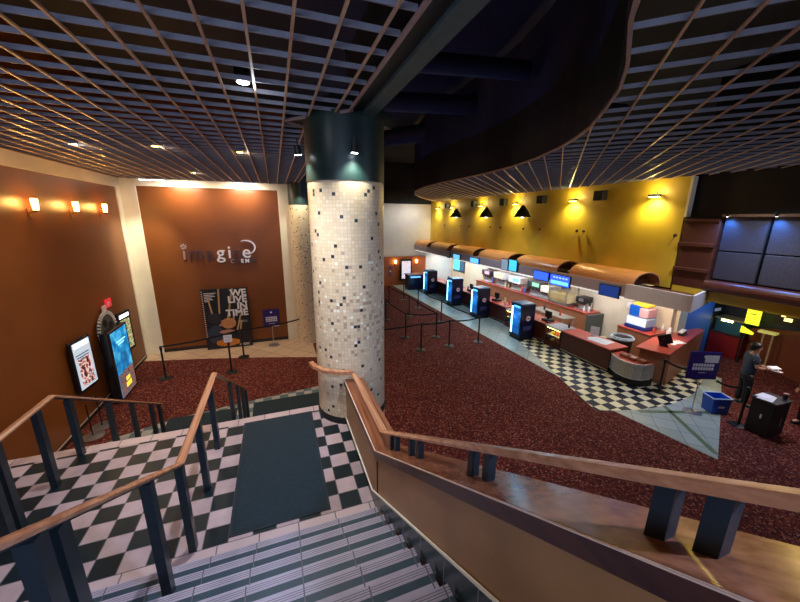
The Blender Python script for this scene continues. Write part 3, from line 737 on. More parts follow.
ql={'a':'first queue post right of the tiled column, front row','b':'middle queue post of the front row on the carpet','c':'queue post at the right end of the front row, by the fridges','d':'queue post behind the front row, nearest the tiled column','e':'queue post behind the middle post of the front row','f':'queue post on the tile edge, one behind the right end post','g':'queue post on the carpet edge by the second fridge','h':'queue post in the third row of the middle line','i':'rear queue post of the middle line','j':'rear queue post just beside the tiled column','k':'farthest queue post by the far counter end'}
for k,(x,y_) in Q.items(): stanchion(ql[k],x,y_,1.0)
for a,b,l in (('a','b','front row queue belt, left span'),('b','c','front row queue belt, right span'),('c','f','queue belt along the tile edge, nearest span'),('f','g','queue belt along the tile edge, second span'),('g','k','queue belt along the tile edge, farthest span'),('d','e','cross queue belt just behind the front row'),('e','h','middle line queue belt, nearest span'),('h','i','middle line queue belt, rear span'),('d','j','queue belt on the line beside the tiled column')): belt(l,Q[a],Q[b],.96)
belt('queue belt passing behind the tiled column to the front row',(2.3,10.0),Q['a'],.96)
for i,(x,y_) in enumerate(((-3.9,8.32),(-3.92,7.95))):
    t=thing('floor_stand',['steel disc foot with thin pole below the first poster case','steel disc foot with thin pole nearest the left stair railing'][i],'stand',(x,y_,0)) 
    MB().lathe([(.20,0),(.20,.012),(.04,.03)],seg=24).build('base',steel,t,smooth=True); MB().tube((0,0,.02),(0,0,.75),.012).build('pole',black_metal,t)
# ================================================================== CONCESSION STAND
# barrel canopies
def canopy(y0, y1, label):
    t=thing('barrel_canopy',label,'canopy',(9.61,(y0+y1)/2,2.71),group='curved copper canopies over the counter'); L=(y1-y0)/2
    N=14; A=[]
    for k in range(N+1):
        a=PI*(1-k/N); A.append((.575*math.cos(a), .40*math.sin(a)**.8 if math.sin(a)>1e-6 else 0))
    outp=A; inn=[(p[0]*.955,max(0,p[1]-.03)) for p in A]
    m=MB()
    m.extr(outp+inn[::-1],'Y',-L,L); m.build('shell',canopy_m,t,smooth=True)
    for yy in (-L-.024,L):
        MB().extr(outp+[(p[0]*.95,max(0,p[1]-.03)) for p in A[::-1]],'Y',yy,yy+.024).build('end_rim',mat('rim_brown',(.45,.2,.09),.4),t)
    for yy in (-L+.3,L-.3): MB().box(-.5,.5,yy-.01,yy+.01,0,.14).build('inner_rib',mat('rib_dark',(.12,.04,.02),.6),t)
    return t
for k,l in enumerate(('nearest curved copper canopy, at the right end of the row','second curved copper canopy from the right, over the blue menu screens','third curved copper canopy from the right','fourth curved copper canopy from the right','fifth curved copper canopy from the right','farthest curved copper canopy, beside the white far wall')):
    y0=6.18+2.68*k; canopy(y0,min(y0+2.1,21.45),l)
# dark struts between
# pendant lamps and wall washers on the ochre wall
for i,y_ in enumerate((11.8,14.42,17.4)):
    t=thing('pendant_lamp',['bell-shaped dark pendant lamp nearest the camera','bell-shaped dark pendant lamp, middle of three','bell-shaped dark pendant lamp nearest the white far wall'][i],'lamp',(9.85,y_,4.72))
    MB().lathe([(.34,-.12),(.335,-.10),(.24,.10),(.10,.30),(.05,.36)],seg=28).build('shade',black_metal,t,smooth=True)
    MB().tube((0,0,.36),(0,0,.92),.012).build('rod',steel,t)
    MB().lathe([(.06,-.15),(.06,-.10)],seg=14).build('bulb',glow('pendant_bulb',(.8,.8,1),6),t)
for i,y_ in enumerate((6.7,9.5,12.6,15.3,18.4,20.3)):
    t=thing('wall_washer',['glowing wall washer lamp at the right end of the ochre wall','second glowing wall washer from the right','glowing wall washer behind the nearest pendant','glowing wall washer behind the middle pendant','glowing wall washer behind the farthest pendant','glowing wall washer near the white far wall'][i],'lamp',(10.2,y_,5.18))
    MB().box(-.16,-.06,-.15,.15,-.03,.04).build('lamp_head',black_metal,t); MB().box(-.15,-.07,-.13,.13,-.042,-.03).build('lamp_glass',yellow_glow,t)
    m=MB(); m.tube((-.1,0,.0),(0,0,.12),.012); m.tube((-.1,.08,.0),(0,.08,.12),.008); m.build('arm',steel,t)
    spot('wash_beam',(9.98,y_,5.12),(10.25,y_,3.6),110,(1,.84,.38),150,1,.05)
    spot('wash_uplight',(9.85,y_,5.28),(8.4,y_-1.2,5.6),26,(1,.75,.25),110,1,.04)
    point('wash_glow',(9.9,y_,5.30),16,(1,.75,.3),.06)
for i,y_ in enumerate((8.4,11.0,13.4,15.9,18.9)):
    t=thing('wall_speaker',['black wall speaker nearest the right end of the ochre wall','second black wall speaker from the right','third black wall speaker from the right','fourth black wall speaker from the right','black wall speaker nearest the white far wall'][i],'speaker',(10.2,y_,5.28))
    MB().prism([(-.26,-.16),(-.06,-.2),(-.06,.2),(-.26,.16)],-.15,.15).build('cabinet',black,t,bevel=.01); MB().box(-.06,0,-.03,.03,-.03,.03).build('bracket',black_metal,t)
hk=0
for y_ in (6.0,8.9,9.2,11.0,12.0,13.6,14.4,16.4,17.3,19.3):
    hk+=1
    t=thing('wall_fixture','small unlit wall reading lamp with dark knob on the ochre wall, number of the row counted by its place under the washers','fixture',(10.2,y_,4.12))
    nm=['rightmost, at the ochre wall edge','just right of the second washer','just left of the second washer','under the second wall speaker','under the nearest pendant','under the third wall speaker','just right of the middle pendant','under the fourth speaker','just right of the farthest pendant','closest to the white far wall'][hk-1]
    t['label']='small dark wall bracket on the ochre wall, '+nm
    MB().ball((-.07,0,0),.05).build('knob',mat('knob_brown',(.10,.03,.02),.4),t); MB().bar((-.06,0,-.03),(-.10,.10,-.30),.012,.012).build('wire_arm',steel,t)

# menu screens and boxes hung on the fascia
def screen(label,y0,y1,z0,z1,m_,lines=0,x=8.97):
    t=thing('menu_screen',label,'screen',(x,(y0+y1)/2,(z0+z1)/2)); L=(y1-y0)/2; Hh=(z1-z0)/2
    MB().box(-.03,.03,-L,L,-Hh,Hh).build('frame',black,t)
    MB().box(-.034,-.03,-L+.02,L-.02,-Hh+.02,Hh-.02).build('screen_face',m_,t)
    if lines:
        m=MB(); m.box(-.038,-.034,-L+.06,L-.06,-Hh+.06,-Hh*.1); m.build('menu_band',glow('menu_pale',(.15,.55,1),1.5),t)
        for k in range(5):
            yy=-L+.1+k*(2*L-.2)/5
            MB().box(-.037,-.034,yy,yy+.09,Hh*.35,Hh*.6).build('menu_line',glow('menu_line',(.4,.6,1),1.0),t)
    return t
screen('bright blue menu screen with a pale text band, second canopy',8.12,8.98,2.30,2.69,blue_screen,1)
screen('bright blue menu screen with figures, left of the pale band screen',9.05,9.8,2.36,2.69,blue_screen,0)
screen('dark menu screen with faint blue glow under the nearest canopy',6.42,7.05,2.34,2.69,mat('screen_dark',(.01,.015,.05),.2,var=0,emis=(.02,.06,.3),es=.6),0)
screen('cyan lit box sign under the gap between third canopy and second',10.75,11.25,2.45,2.92,cyan_soft,0)
screen('pale grey blue box sign left of the cyan sign',11.3,11.25+.5,2.42,2.9,glow('box_grey',(.25,.33,.42),.6),0)
screen('blue menu screen under the fourth canopy',13.45,14.2,2.42,2.69,pale_screen,0)
screen('blue menu screen under the fifth canopy',15.2,15.9,2.42,2.69,pale_screen,0)
screen('pale unlit sign box under the fifth canopy left end',16.3,16.6,2.4,2.69,mat('sign_grey',(.4,.42,.4),.5),0)
# cyan door window on the concession back wall
t=thing('lit_window','tall cyan lit window on the pale wall at the far end of the counter','window',(11.98,20.4,1.6))
MB().box(-.03,0,-.75,.75,-.7,.65).build('frame',navy,t); MB().box(-.035,-.03,-.1,.7,-.6,.6).build('pane',glow('cyan_win',(.05,.65,.9),1.6),t); MB().box(-.035,-.03,-.68,-.2,-.6,.6).build('blind',mat('blind_blue',(.03,.12,.25),.5),t)

# front counters
def counter(label,x0,x1,y0,y1,h,front=front_brown,group=None):
    t=thing('service_counter',label,'counter',((x0+x1)/2,(y0+y1)/2,0),group=group); a=(x1-x0)/2; b=(y1-y0)/2
    MB().box(-a+.02,a,-b,b,.08,h-.04).build('body',front,t); MB().box(-a+.06,a-.02,-b+.02,b-.02,0,.08).build('plinth',black,t)
    MB().box(-a-.01,a+.01,-b,b,h-.04,h).build('worktop',lam_red,t,bevel=.006)
    MB().box(-a+.012,-a+.02,-b,b,.08,.10).build('edge_strip',steel,t)
    return t
counter('long dark service counter with red top at the corner by the curved counter',9.1,9.85,6.5,8.33,.76)
def window_counter(label,x0,x1,y0,y1,h):
    t=thing('display_counter',label,'display counter',((x0+x1)/2,(y0+y1)/2,0)); a=(x1-x0)/2; b=(y1-y0)/2
    m=MB(); m.box(-a,a,-b,b,0,.18); m.box(-a+.5,a,-b,b,.18,h-.06); m.box(-a,a,-b,-b+.03,.18,h-.06); m.box(-a,a,b-.03,b,.18,h-.06); m.build('body',front_brown,t)
    MB().box(-a-.01,a,-b,b,h-.06,h).build('worktop',mat('top_grey',(.30,.32,.36),.3),t)
    MB().box(-a+.01,-a+.016,-b+.03,b-.03,.18,h-.06).build('glass_front',mat('glass_clear',(.9,.95,1),.03,var=0,trans=1),t)
    MB().box(-a+.05,-a+.48,-b+.04,b-.04,.42,.43).build('shelf',white_pl,t)
    MB().box(-a+.04,-a+.07,-b+.05,b-.05,h-.09,h-.065).build('lamp_strip',yellow_glow,t)
    return t
window_counter('counter with warm lit snack window beside the nearest fridge',9.1,9.8,8.36,9.08,.76)
window_counter('counter with warm lit snack window beside the second fridge',9.1,9.8,10.55,11.4,.76)
for k,(yy,hh,cc) in enumerate(((8.50,.10,(.75,.5,.03)),(8.68,.13,(.6,.1,.05)),(8.86,.09,(.8,.6,.1)),(10.72,.10,(.7,.25,.05)),(10.92,.12,(.8,.5,.1)),(11.15,.1,(.6,.15,.05)))):
    for lv_,zz in enumerate((.182,.432)):
        o=MB().box(-.08,.08,-.07,.07,0,hh).build('snack_box',mat('snack_%d'%k,cc,.5),bevel=.01); o.location=(9.32,yy,zz)
        tag(o,['lower shelf','upper shelf'][lv_]+' snack box '+['at the right end of the nearest lit window','in the middle of the nearest lit window','at the left end of the nearest lit window','at the right end of the second lit window','in the middle of the second lit window','at the left end of the second lit window'][k],'box')
counter('dark counter section behind the nearest fridge',9.15,9.8,9.11,10.5,.76)
counter('dark counter section between the second fridge and the lit snack window',9.15,9.8,11.43,13.2,.80)
counter('dark counter section between the second and third fridges',9.15,9.8,13.25,15.8,.80)
counter('dark counter section between the third and fourth fridges',9.15,9.8,15.85,18.6,.80)
counter('dark counter section at the far end by the orange wall',9.15,9.8,18.65,20.4,.80)
# curved candy counter
t=thing('curved_counter','low rounded counter with mottled silver front and red top at the corner','counter',(9.1,5.85,0))
P=[(9.12,6.46),(9.0,6.3),(8.90,6.08),(8.88,5.85),(8.95,5.65),(9.12,5.52),(9.4,5.48)]
def mottled():
    m,nt,b=new_mat('mottled_silver'); g=NG(nt); vec,o=g.xyz(); v=g.n('ShaderNodeTexVoronoi'); v.inputs['Scale'].default_value=45; nt.links.new(vec,v.inputs['Vector'])
    nt.links.new(g.mix(v.outputs['Distance'],(.22,.22,.22),(.62,.60,.58)),b.inputs['Base Color']); b.inputs['Metallic'].default_value=.7; b.inputs['Roughness'].default_value=.35; MATS['mottled_silver']=m; return m
silver=mottled()
back=[(9.56,5.5),(9.56,6.46)]
def loc_(pts): return [(p[0]-9.1,p[1]-5.85) for p in pts]
def ins(pts,k): return [(p[0]+(9.6-p[0])*k,p[1]+(5.8-p[1])*k) for p in pts]
MB().prism(loc_(ins(P,.12)+back),0,.24).build('plinth',black,t)
MB().prism(loc_(P+back),.24,.64).build('silver_front',silver,t)
MB().prism(loc_(P+back),.64,.67).build('worktop',lam_red,t)
m=MB(); m.sweep([(x-9.1,y-5.85,.67) for x,y in P],[(-.012,-.03),(.012,-.03),(.012,.02),(-.012,.02)]); m.sweep([(x-9.1,y-5.85,.23) for x,y in P],[(-.012,0),(.012,0),(.012,.025),(-.012,.025)]); m.build('steel_edge',steel,t)
for k,(x,y_) in enumerate(((9.26,6.15),(9.26,5.91),(9.32,5.68))):
    t=thing('snack_tray',['open brown snack tray nearest the long counter','open brown snack tray in the middle of the rounded counter','open brown snack tray nearest the right counter'][k],'tray',(x,y_,.671))
    m=MB(); m.box(-.1,.1,-.1,.1,0,.01); m.box(-.1,-.09,-.1,.1,0,.07); m.box(.09,.1,-.1,.1,0,.07); m.box(-.09,.09,-.1,-.09,0,.07); m.box(-.09,.09,.09,.1,0,.07); m.build('tray',front_tan,t)
    m=MB()
    for q in range(6): m.box(-.07+.045*(q%3),-.035+.045*(q%3),-.06+.07*(q//3),-.01+.07*(q//3),.01,.075)
    m.build('packets',mat('packet_%d'%k,[(.5,.2,.12),(.6,.5,.45),(.4,.08,.06)][k],.5),t)
# right counter running back, back-wall corner counter
t=thing('service_counter','wide red-topped counter with till, running towards the blue doorway','counter',(11.3,5.8,0))
MB().prism([(-1.36,-.42),(1.9,.56),(1.85,.76),(-.5,.58),(-1.66,.22)],0,.93).build('body',front_tan,t)
MB().prism([(-1.50,-.46),(1.98,.58),(1.90,.79),(-.5,.64),(-1.78,.27)],.93,.97).build('worktop',lam_red,t,bevel=.006)
counter('red-topped corner counter carrying the slush machine',11.0,11.98,6.62,7.75,.95,front_tan)
# bin with hoop bag in the gap
t=thing('waste_bin','round dark bin with white hoop of bag rim behind the long counter','bin',(10.55,7.2,0))
MB().lathe([(.26,0),(.30,.72)],seg=24).build('drum',black,t,smooth=True)
m=MB(); 
for r,z in ((.31,.70),(.33,.74),(.30,.78)):
    for k in range(24):
        a,b=2*PI*k/24,2*PI*(k+1)/24; m.tube((r*math.cos(a),r*math.sin(a),z),(r*math.cos(b),r*math.sin(b),z),.014,seg=6)
m.build('bag_rim',mat('bag_blue_white',(.45,.6,.75),.35),t)
# slush machine
t=thing('slush_machine','blue slush machine with yellow and red top on the corner counter','machine',(11.4,7.25,.95))
MB().box(-.3,.3,-.35,.35,0,.12).build('base',mat('machine_blue',(.01,.03,.22),.3,var=0),t,bevel=.02)
MB().box(-.25,.25,-.33,.33,.12,.40).build('body',mat('pale_blue_pl',(.35,.45,.65),.35,var=0),t,bevel=.02)
MB().box(-.27,-.25,-.31,.31,.14,.40).build('front_label',glow('front_white',(.6,.7,.9),.6),t)
MB().box(-.24,.24,0,.31,.42,.80).build('blue_tank',mat('tank_blue',(.01,.10,.5),.15,var=0,emis=(.0,.1,.6),es=.15),t,bevel=.04)
MB().box(-.24,.24,-.31,-.02,.42,.74).build('red_tank',mat('tank_red',(.65,.35,.4),.15,var=0),t,bevel=.04)
MB().box(-.2,.2,-.25,.25,.76,.88).build('yellow_lid',mat('lid_yellow',(.85,.7,.05),.3,var=0),t,bevel=.04)
# till on right counter
def till(label,loc,rz):
    t=thing('till_screen',label,'till',loc,rz)
    MB().box(-.1,.1,-.1,.1,0,.03).build('base',black,t); MB().extr([(-.08,.03),(.08,.03),(-.02,.26)],'Y',-.09,.09).build('stand',black,t)
    o=MB().bar((.07,0,.05),(-.04,0,.32),.32,.02,up=(0,1,0)).build('screen',black,t)
    m=MB(); m.bar((.085,0,.07),(-.02,0,.31),.28,.006,up=(0,1,0)); m.build('display',mat('till_blue',(.02,.05,.3),.2,var=0,emis=(.03,.1,.6),es=.6),o)
    return t
till('black till with blue screen on the right red counter',(10.35,5.85,.98),-.9)
t=thing('paper_sheets','white papers spread beside the till on the right counter','paper',(10.85,5.95,.972)); MB().box(-.22,.22,-.15,.15,0,.004,rz=.3).build('sheet',paper,t); MB().box(.0,.36,-.2,.06,.004,.008,rz=-.2).build('sheet',paper,t)
t=thing('receipt_box','black box with white lid on the right counter near the blue doorway','box',(11.95,6.3,.972),.3); MB().box(-.22,.22,-.06,.06,0,.09).build('box',black,t); MB().box(-.22,.22,-.06,.06,.09,.13).build('lid',white_pl,t)
t=thing('napkin_holder','white napkin holder at the inner end of the right counter','holder',(11.5,6.4,.972),.2); MB().box(-.08,.08,-.06,.06,0,.16).build('body',white_pl,t,bevel=.01); MB().box(-.04,.04,-.03,.03,.16,.24).build('napkins',paper,t)
# papers on the long counter
t=thing('paper_sheets','pale papers lying on the long counter with red top','paper',(9.5,7.15,.762)); MB().box(-.25,.25,-.3,.3,0,.004,rz=.15).build('sheet',mat('sheet_blue',(.55,.65,.78),.4),t); MB().box(-.2,.2,-.1,.35,.004,.008,rz=-.1).build('sheet',MATS['sheet_blue'],t)
t=thing('table_sign','upright pale blue menu card on the long counter','sign',(9.75,7.6,.762),.5); MB().box(-.01,.01,-.13,.13,0,.30).build('card',MATS['sheet_blue'],t); MB().box(-.05,.05,-.13,.13,0,.008).build('foot',white_pl,t)
# doorway panel in blue, notices
struct(MB().box(12.5,14.0,6.62,6.72,0,2.5).build('door_1',mat('door_blue',(.015,.11,.40),.6,var=.1)))
for i,(x,y_,z,w_,h_) in enumerate(((12.9,5.3,2.15,.22,.22),(13.0,5.4,1.65,.25,.08))): pass
t=thing('wall_notice','small pale notice on the dark wall right of the blue doorway','notice',(14.05,6.55,2.1)); MB().box(-.14,.14,-.01,.01,-.14,.14).build('sheet',paper,t); struct(MB().box(14.0,14.3,6.6,8.6,0,2.5).build('wall_side.001',black))
t=thing('wall_notice','lower wide notice on the dark wall right of the blue doorway','notice',(14.1,6.55,1.55)); MB().box(-.16,.16,-.01,.01,-.05,.05).build('sheet',paper,t)
# back counter with machines
counter('long back counter with red top along the cream wall',11.2,11.95,9.2,12.6,.95,front_tan)
counter('rear part of the back counter under the fourth canopy',11.2,11.95,12.65,17.0,.95,front_tan)
t=thing('end_panel','dark grey end panel closing the back counter','panel',(11.58,9.1,0)); MB().box(-.4,.38,-.06,.06,0,.90).build('panel',mat('panel_grey',(.06,.075,.07),.5),t)
t=thing('work_table','stainless work table behind the snack window','table',(10.35,10.1,0))
MB().box(-.3,.3,-.9,.9,.80,.84).build('table_top',steel,t,bevel=.005); MB().box(-.27,.27,-.85,.85,.28,.30).build('shelf',steel,t)
for sx in(-.27,.27):
    for sy in (-.85,.85): MB().tube((sx,sy,0),(sx,sy,.8),.02).build('leg',steel,t)
t=thing('popcorn_machine','tall glass and steel popcorn warmer with dark hood on the back counter','machine',(11.55,10.75,.95))
MB().box(-.33,.33,-.5,.5,0,.12).build('base',steel,t)
for sx in(-.31,.31):
    for sy in(-.48,.48): MB().box(sx-.02,sx+.02,sy-.02,sy+.02,.12,1.0).build('post',steel,t)
MB().box(-.36,.36,-.55,.55,1.0,1.12).build('hood',mat('hood_grey',(.05,.07,.08),.4,metal=.5),t)
MB().box(-.29,.29,-.46,.46,.12,.45).build('popcorn',mat('popcorn_y',(.75,.6,.3),.9,var=.3,scale=40,bump=1),t)
MB().lathe([(.05,.62),(.14,.65),(.14,.80),(.03,.84)],seg=16).build('kettle',steel,t)
MB().box(-.315,-.31,-.46,.46,.12,1.0).build('glass',MATS['glass_clear'],t)
def dispenser(label,loc,w_,h_,c1,c2,c3=None):
    t=thing('drink_dispenser',label,'machine',loc)
    MB().box(-.2,.28,-w_/2,w_/2,h_*.55,h_).build('head',c1,t,bevel=.02); MB().box(0,.28,-w_/2,w_/2,0,h_*.55).build('back_column',steel,t); MB().box(-.2,.28,-w_/2,w_/2,0,.05).build('drip_tray',steel,t)
    MB().box(-.206,-.2,-w_*.40,w_*.12,h_*.68,h_*.92).build('front_panel',c2,t)
    m=MB()
    for k in range(4): yy=-w_*.36+k*w_*.24; m.box(-.14,-.08,yy-.015,yy+.015,h_*.42,h_*.56)
    m.build('nozzles',black,t)
mint=glow('mint_panel',(.25,.75,.45),.6)
dispenser('drink dispenser with mint green top on the back counter',(11.5,12.3,.95),.85,.72,mat('disp_dark',(.04,.05,.06),.3),mint)
dispenser('drink dispenser with white top, right of the mint one',(11.5,11.6,.95),.5,.62,white_pl,glow('panel_w',(.8,.8,.7),.8))
dispenser('drink dispenser with blue panel, farther along the back counter',(11.5,13.7,.95),.9,.70,white_pl,glow('panel_b',(.1,.3,.9),1.0))
dispenser('drink dispenser with yellow panel, farther along the back counter',(11.5,15.0,.95),.9,.72,white_pl,glow('panel_y',(.9,.8,.3),.8))
dispenser('drink dispenser with pink panel at the end of the back counter',(11.5,16.2,.95),.8,.7,mat('disp_dark',(.04,.05,.06),.3),glow('panel_p',(.8,.3,.5),.8))
dispenser('black coffee machine near the end panel of the back counter',(11.6,9.75,.95),.42,.52,black,steel)
t=thing('bottle','dark pump bottle at the end of the back counter','bottle',(11.45,9.32,.951)); MB().lathe([(.045,0),(.045,.17),(.015,.2),(.015,.26)],seg=14).build('bottle_body',white_pl,t,smooth=True); MB().box(-.03,.03,-.025,.025,.26,.40).build('pump_head',black,t)
# cups in stacks
cup_cols=[(.75,.75,.78),(.1,.25,.7),(.7,.12,.1),(.8,.7,.3)]
def cup_stack(label,loc,h_,c_,g_='stacks of cups on the counters'):
    t=thing('cup_stack',label,'cups',loc,group=g_); m=MB(); n=max(3,int(h_/.035)); pr=[]
    for k in range(n): z=k*h_/n; pr+=[(.036,z),(.046,z+h_/n*.9)]
    m.lathe(pr,seg=12); m.build('cups',mat('cup_%g_%g'%(c_[0],c_[2]),c_,.45,var=0),t,smooth=False)
spots_=[(11.38,11.31),(11.38,12.95),(11.36,13.15),(11.5,14.35),(11.38,14.45),(11.4,15.65),(9.6,11.8),(9.55,12.05),(9.62,13.8),(9.5,14.0),(9.6,16.6),(11.6,16.85)]
pl=['right of the white dispenser','between the mint and blue dispensers, front','between the mint and blue dispensers, rear','between the blue and yellow dispensers, back row','between the blue and yellow dispensers, front row','left of the yellow dispenser','on the front counter left of the second lit window','on the front counter just right of the second fridge','on the front counter between second and third fridges, nearer','on the front counter between second and third fridges, farther','on the front counter past the third fridge','at the far end of the back counter']
for k,(x,y_) in enumerate(spots_):
    zz=.952 if x>11 else .802
    cup_stack(['white','blue','red','yellow'][k%4]+' cup stack '+pl[k],(x,y_,zz),.22+.05*(k%3),cup_cols[k%4])
# small equipment on the front counters
def terminal(label,loc,rz=0):
    t=thing('counter_till',label,'till',loc,rz); MB().box(-.16,.16,-.17,.17,0,.08).build('drawer',black,t,bevel=.01); MB().box(-.02,.02,-.16,.16,.14,.38).build('monitor',black,t,bevel=.006); MB().box(-.03,.03,-.03,.03,.08,.2).build('neck',black_metal,t)
    MB().box(.02,.026,-.14,.14,.16,.36).build('screen',mat('till_glow',(.2,.3,.5),.2,var=0,emis=(.3,.5,.9),es=.7),t)
for l,y_ in (('black till on the counter behind the nearest fridge',9.4),('black till on the counter between first and second fridges',12.6),('black till between the second and third fridges',14.8),('black till between the third and fourth fridges',17.2)): terminal(l,(9.5,y_,.765 if y_<10 else .805))
t=thing('card_reader','small grey card reader on the counter beside the snack window','reader',(9.3,9.2,.765)); MB().box(-.05,.05,-.04,.04,0,.05).build('body',black,t,bevel=.01); MB().box(-.03,.02,-.03,.03,.05,.055).build('keys',steel,t)
# shelf of tubs and bottles on the cream wall, more clutter on the back counter
t=thing('wall_shelf','long white wall shelf above the back counter','shelf',(11.85,14.5,1.72)); MB().box(-.14,.14,-2.4,2.4,0,.03).build('board',white_pl,t)
for yy in (-2.2,0,2.2): MB().box(-.02,.14,yy-.01,yy+.01,-.15,0).build('bracket',steel,t)
cc=[(.75,.74,.7),(.2,.35,.75),(.7,.2,.15),(.75,.65,.2),(.2,.5,.3),(.6,.6,.65)]
words=['white','blue','red','yellow','green','grey']
for k in range(16):
    yy=12.3+.29*k; c_=k%6
    o=MB().lathe([(.07,0),(.09,.16+.03*(k%3)),(.095,.18+.03*(k%3)),(.03,.2+.03*(k%3))],seg=12).build('tub',mat('tub_%d'%c_,cc[c_],.5,var=0),smooth=True); o.location=(11.83,yy,1.751)
    tag(o,words[c_]+' tub on the long wall shelf, '+['first from the near end','second from the near end','third from the near end','fourth from the near end','fifth from the near end','sixth from the near end','seventh from the near end','eighth from the near end','eighth from the far end','seventh from the far end','sixth from the far end','fifth from the far end','fourth from the far end','third from the far end','second from the far end','last at the far end'][k],'tub','tubs on the wall shelf')
for k,(x,y_,zz) in enumerate(((11.82,6.80,.952),(11.3,6.74,.952),(9.6,8.5,.762),(9.55,10.2,.762),(9.6,13.55,.802),(9.55,15.2,.802),(11.4,9.5,.952),(10.3,9.6,.842),(10.35,10.5,.842),(9.55,16.2,.802))):
    o=MB().lathe([(.035,0),(.04,.02),(.04,.14),(.014,.18),(.014,.22)],seg=12).build('bottle',mat('bt_%d'%(k%3),[(.7,.7,.72),(.5,.08,.05),(.05,.05,.06)][k%3],.3,var=0),smooth=True); o.location=(x,y_,zz)
    tag(o,['pale','red','dark'][k%3]+' bottle '+['on the corner counter right of the slush machine','at the right end of the corner counter','over the nearest snack window','behind the nearest fridge on the counter','right of the second fridge','behind the third fridge','beside the coffee machine','on the near end of the steel work table','on the far end of the steel work table','on the counter past the third fridge'][k],'bottle')
t=thing('hanging_bag','small white bag hanging on the cream wall left of the slush machine','bag',(11.9,8.05,1.5)); MB().ball((0,0,0),.13,(.5,.8,1.1)).build('bag_body',white_pl,t,smooth=True); MB().tube((0,0,.12),(0.05,0,.55),.008).build('cord',white_pl,t)
t=thing('wall_notice','pale blue notice taped on the cream wall above the pump bottle','notice',(11.98,9.55,1.85)); MB().box(-.01,.01,-.16,.16,-.2,.14).build('sheet',MATS['sheet_blue'],t)
# drinks fridges with glowing edge
def fridge(label,x,y_,h_,rz=0):
    t=thing('drinks_fridge',label,'fridge',(x,y_,0),rz)
    # glass door faces -X, side with emblem faces -Y
    MB().box(-.33,.33,-.30,.30,.12,h_).build('cabinet',navy,t,bevel=.02)
    MB().box(-.30,.30,-.27,.27,0,.12).build('plinth',black,t)
    MB().box(-.336,-.33,-.26,.22,.24,h_-.16).build('glass_door',glow('door_blue_glow',(.005,.07,.25),.8),t)
    MB().box(-.345,-.335,.16,.22,.24,h_-.12).build('light_strip',glow('strip_cyan',(.35,.85,1),6),t)
    for q in range(4):
        m=MB()
        for k in range(4): m.lathe([(.03,0),(.03,.13),(.012,.17),(.012,.2)],c=(-.345+.0,-.2+.1*k),seg=8)
        o=m.build('bottle_row',mat('bottle_row_m',(.02,.10,.35),.3,var=0,emis=(.02,.25,.7),es=.35),t); o.location=(.0,0,.28+.28*q)
    MB().tube((.02,-.300,h_*.62),(.02,-.306,h_*.62),.10,seg=24).build('emblem',mat('emblem_white',(.6,.6,.68),.4,var=0),t)
    MB().box(-.04,.10,-.309,-.306,h_*.60,h_*.64).build('emblem_band',mat('emblem_red',(.5,.06,.1),.4,var=0),t)
    MB().box(-.18,.20,-.304,-.3,h_*.28,h_*.40).build('side_graphic',mat('side_violet',(.04,.04,.14),.4,var=0),t)
    MB().box(-.30,.30,-.28,.28,h_,h_+.03).build('top_lid',mat('lid_blue',(.03,.16,.35),.25,var=0,emis=(.02,.25,.6),es=.05),t)
    MB().box(-.349,-.345,-.24,.10,h_-.14,h_-.05).build('header',glow('header_cy',(.15,.6,1),1.2),t)
    point('fridge_glow',(x-.55,y_,.9),9,(.15,.6,1),.12)
for l,x,y_,h_ in (('dark blue drinks fridge nearest the camera',8.72,9.9,1.40),('second dark blue drinks fridge along the counter',8.80,12.9,1.42),('third dark blue drinks fridge along the counter',8.80,15.3,1.44),('farthest dark blue drinks fridge along the counter',8.80,18.35,1.42)): fridge(l,x,y_,h_,0)
# far end: blue desk, poster case and sconces on orange wall
struct(MB().box(6.72,9.85,21.4,21.5,0,1.98).build('wall_far.002',mat('far_orange',(.34,.09,.02),.5)))
struct(MB().box(6.66,6.72,21.38,21.5,0,2.02).build('trim_24',MATS['base_dark']))
lightbox('lit poster case on the orange far wall',(8.3,21.28,0),-PI/2,.85,1.8,pf4,header=False,z0=.35)
for i,x in enumerate((7.55,9.1)):
    t=thing('wall_sconce',['small warm sconce left of the far poster case','small warm sconce right of the far poster case'][i],'lamp',(x,21.4,1.62)); MB().lathe([(.05,-.1),(.08,.12)],c=(0,-.1),seg=14).build('glass_shade',warm_glow,t); MB().box(-.03,.03,-.1,0,-.14,-.1).build('bracket',black_metal,t)
    point('far_sconce_light',(x,21.2,1.66),5,(1,.5,.15),.05)
t=thing('wall_emblem','small oval violet emblem on the orange far wall','emblem',(7.2,21.39,1.0)); MB().box(-.1,.1,-.015,.01,-.35,.35).build('plate',mat('violet',(.12,.05,.14),.5),t,bevel=.05); MB().ball((0,-.02,.0),.07,(1,.2,1)).build('mark',mat('pale_mark',(.5,.45,.5),.5),t)
t=thing('ticket_desk','dark blue lit desk in front of the orange far wall','desk',(8.35,19.9,0)); MB().box(-.5,.5,-.35,.35,0,.95).build('body',navy,t); MB().box(-.55,.55,-.4,.4,.95,1.0).build('desk_top',mat('desk_top_b',(.05,.08,.2),.3),t); m=MB(); m.box(-.4,.3,-.41,-.4,.80,.90); m.build('lit_band',glow('desk_band',(.2,.5,1),1.0),t)
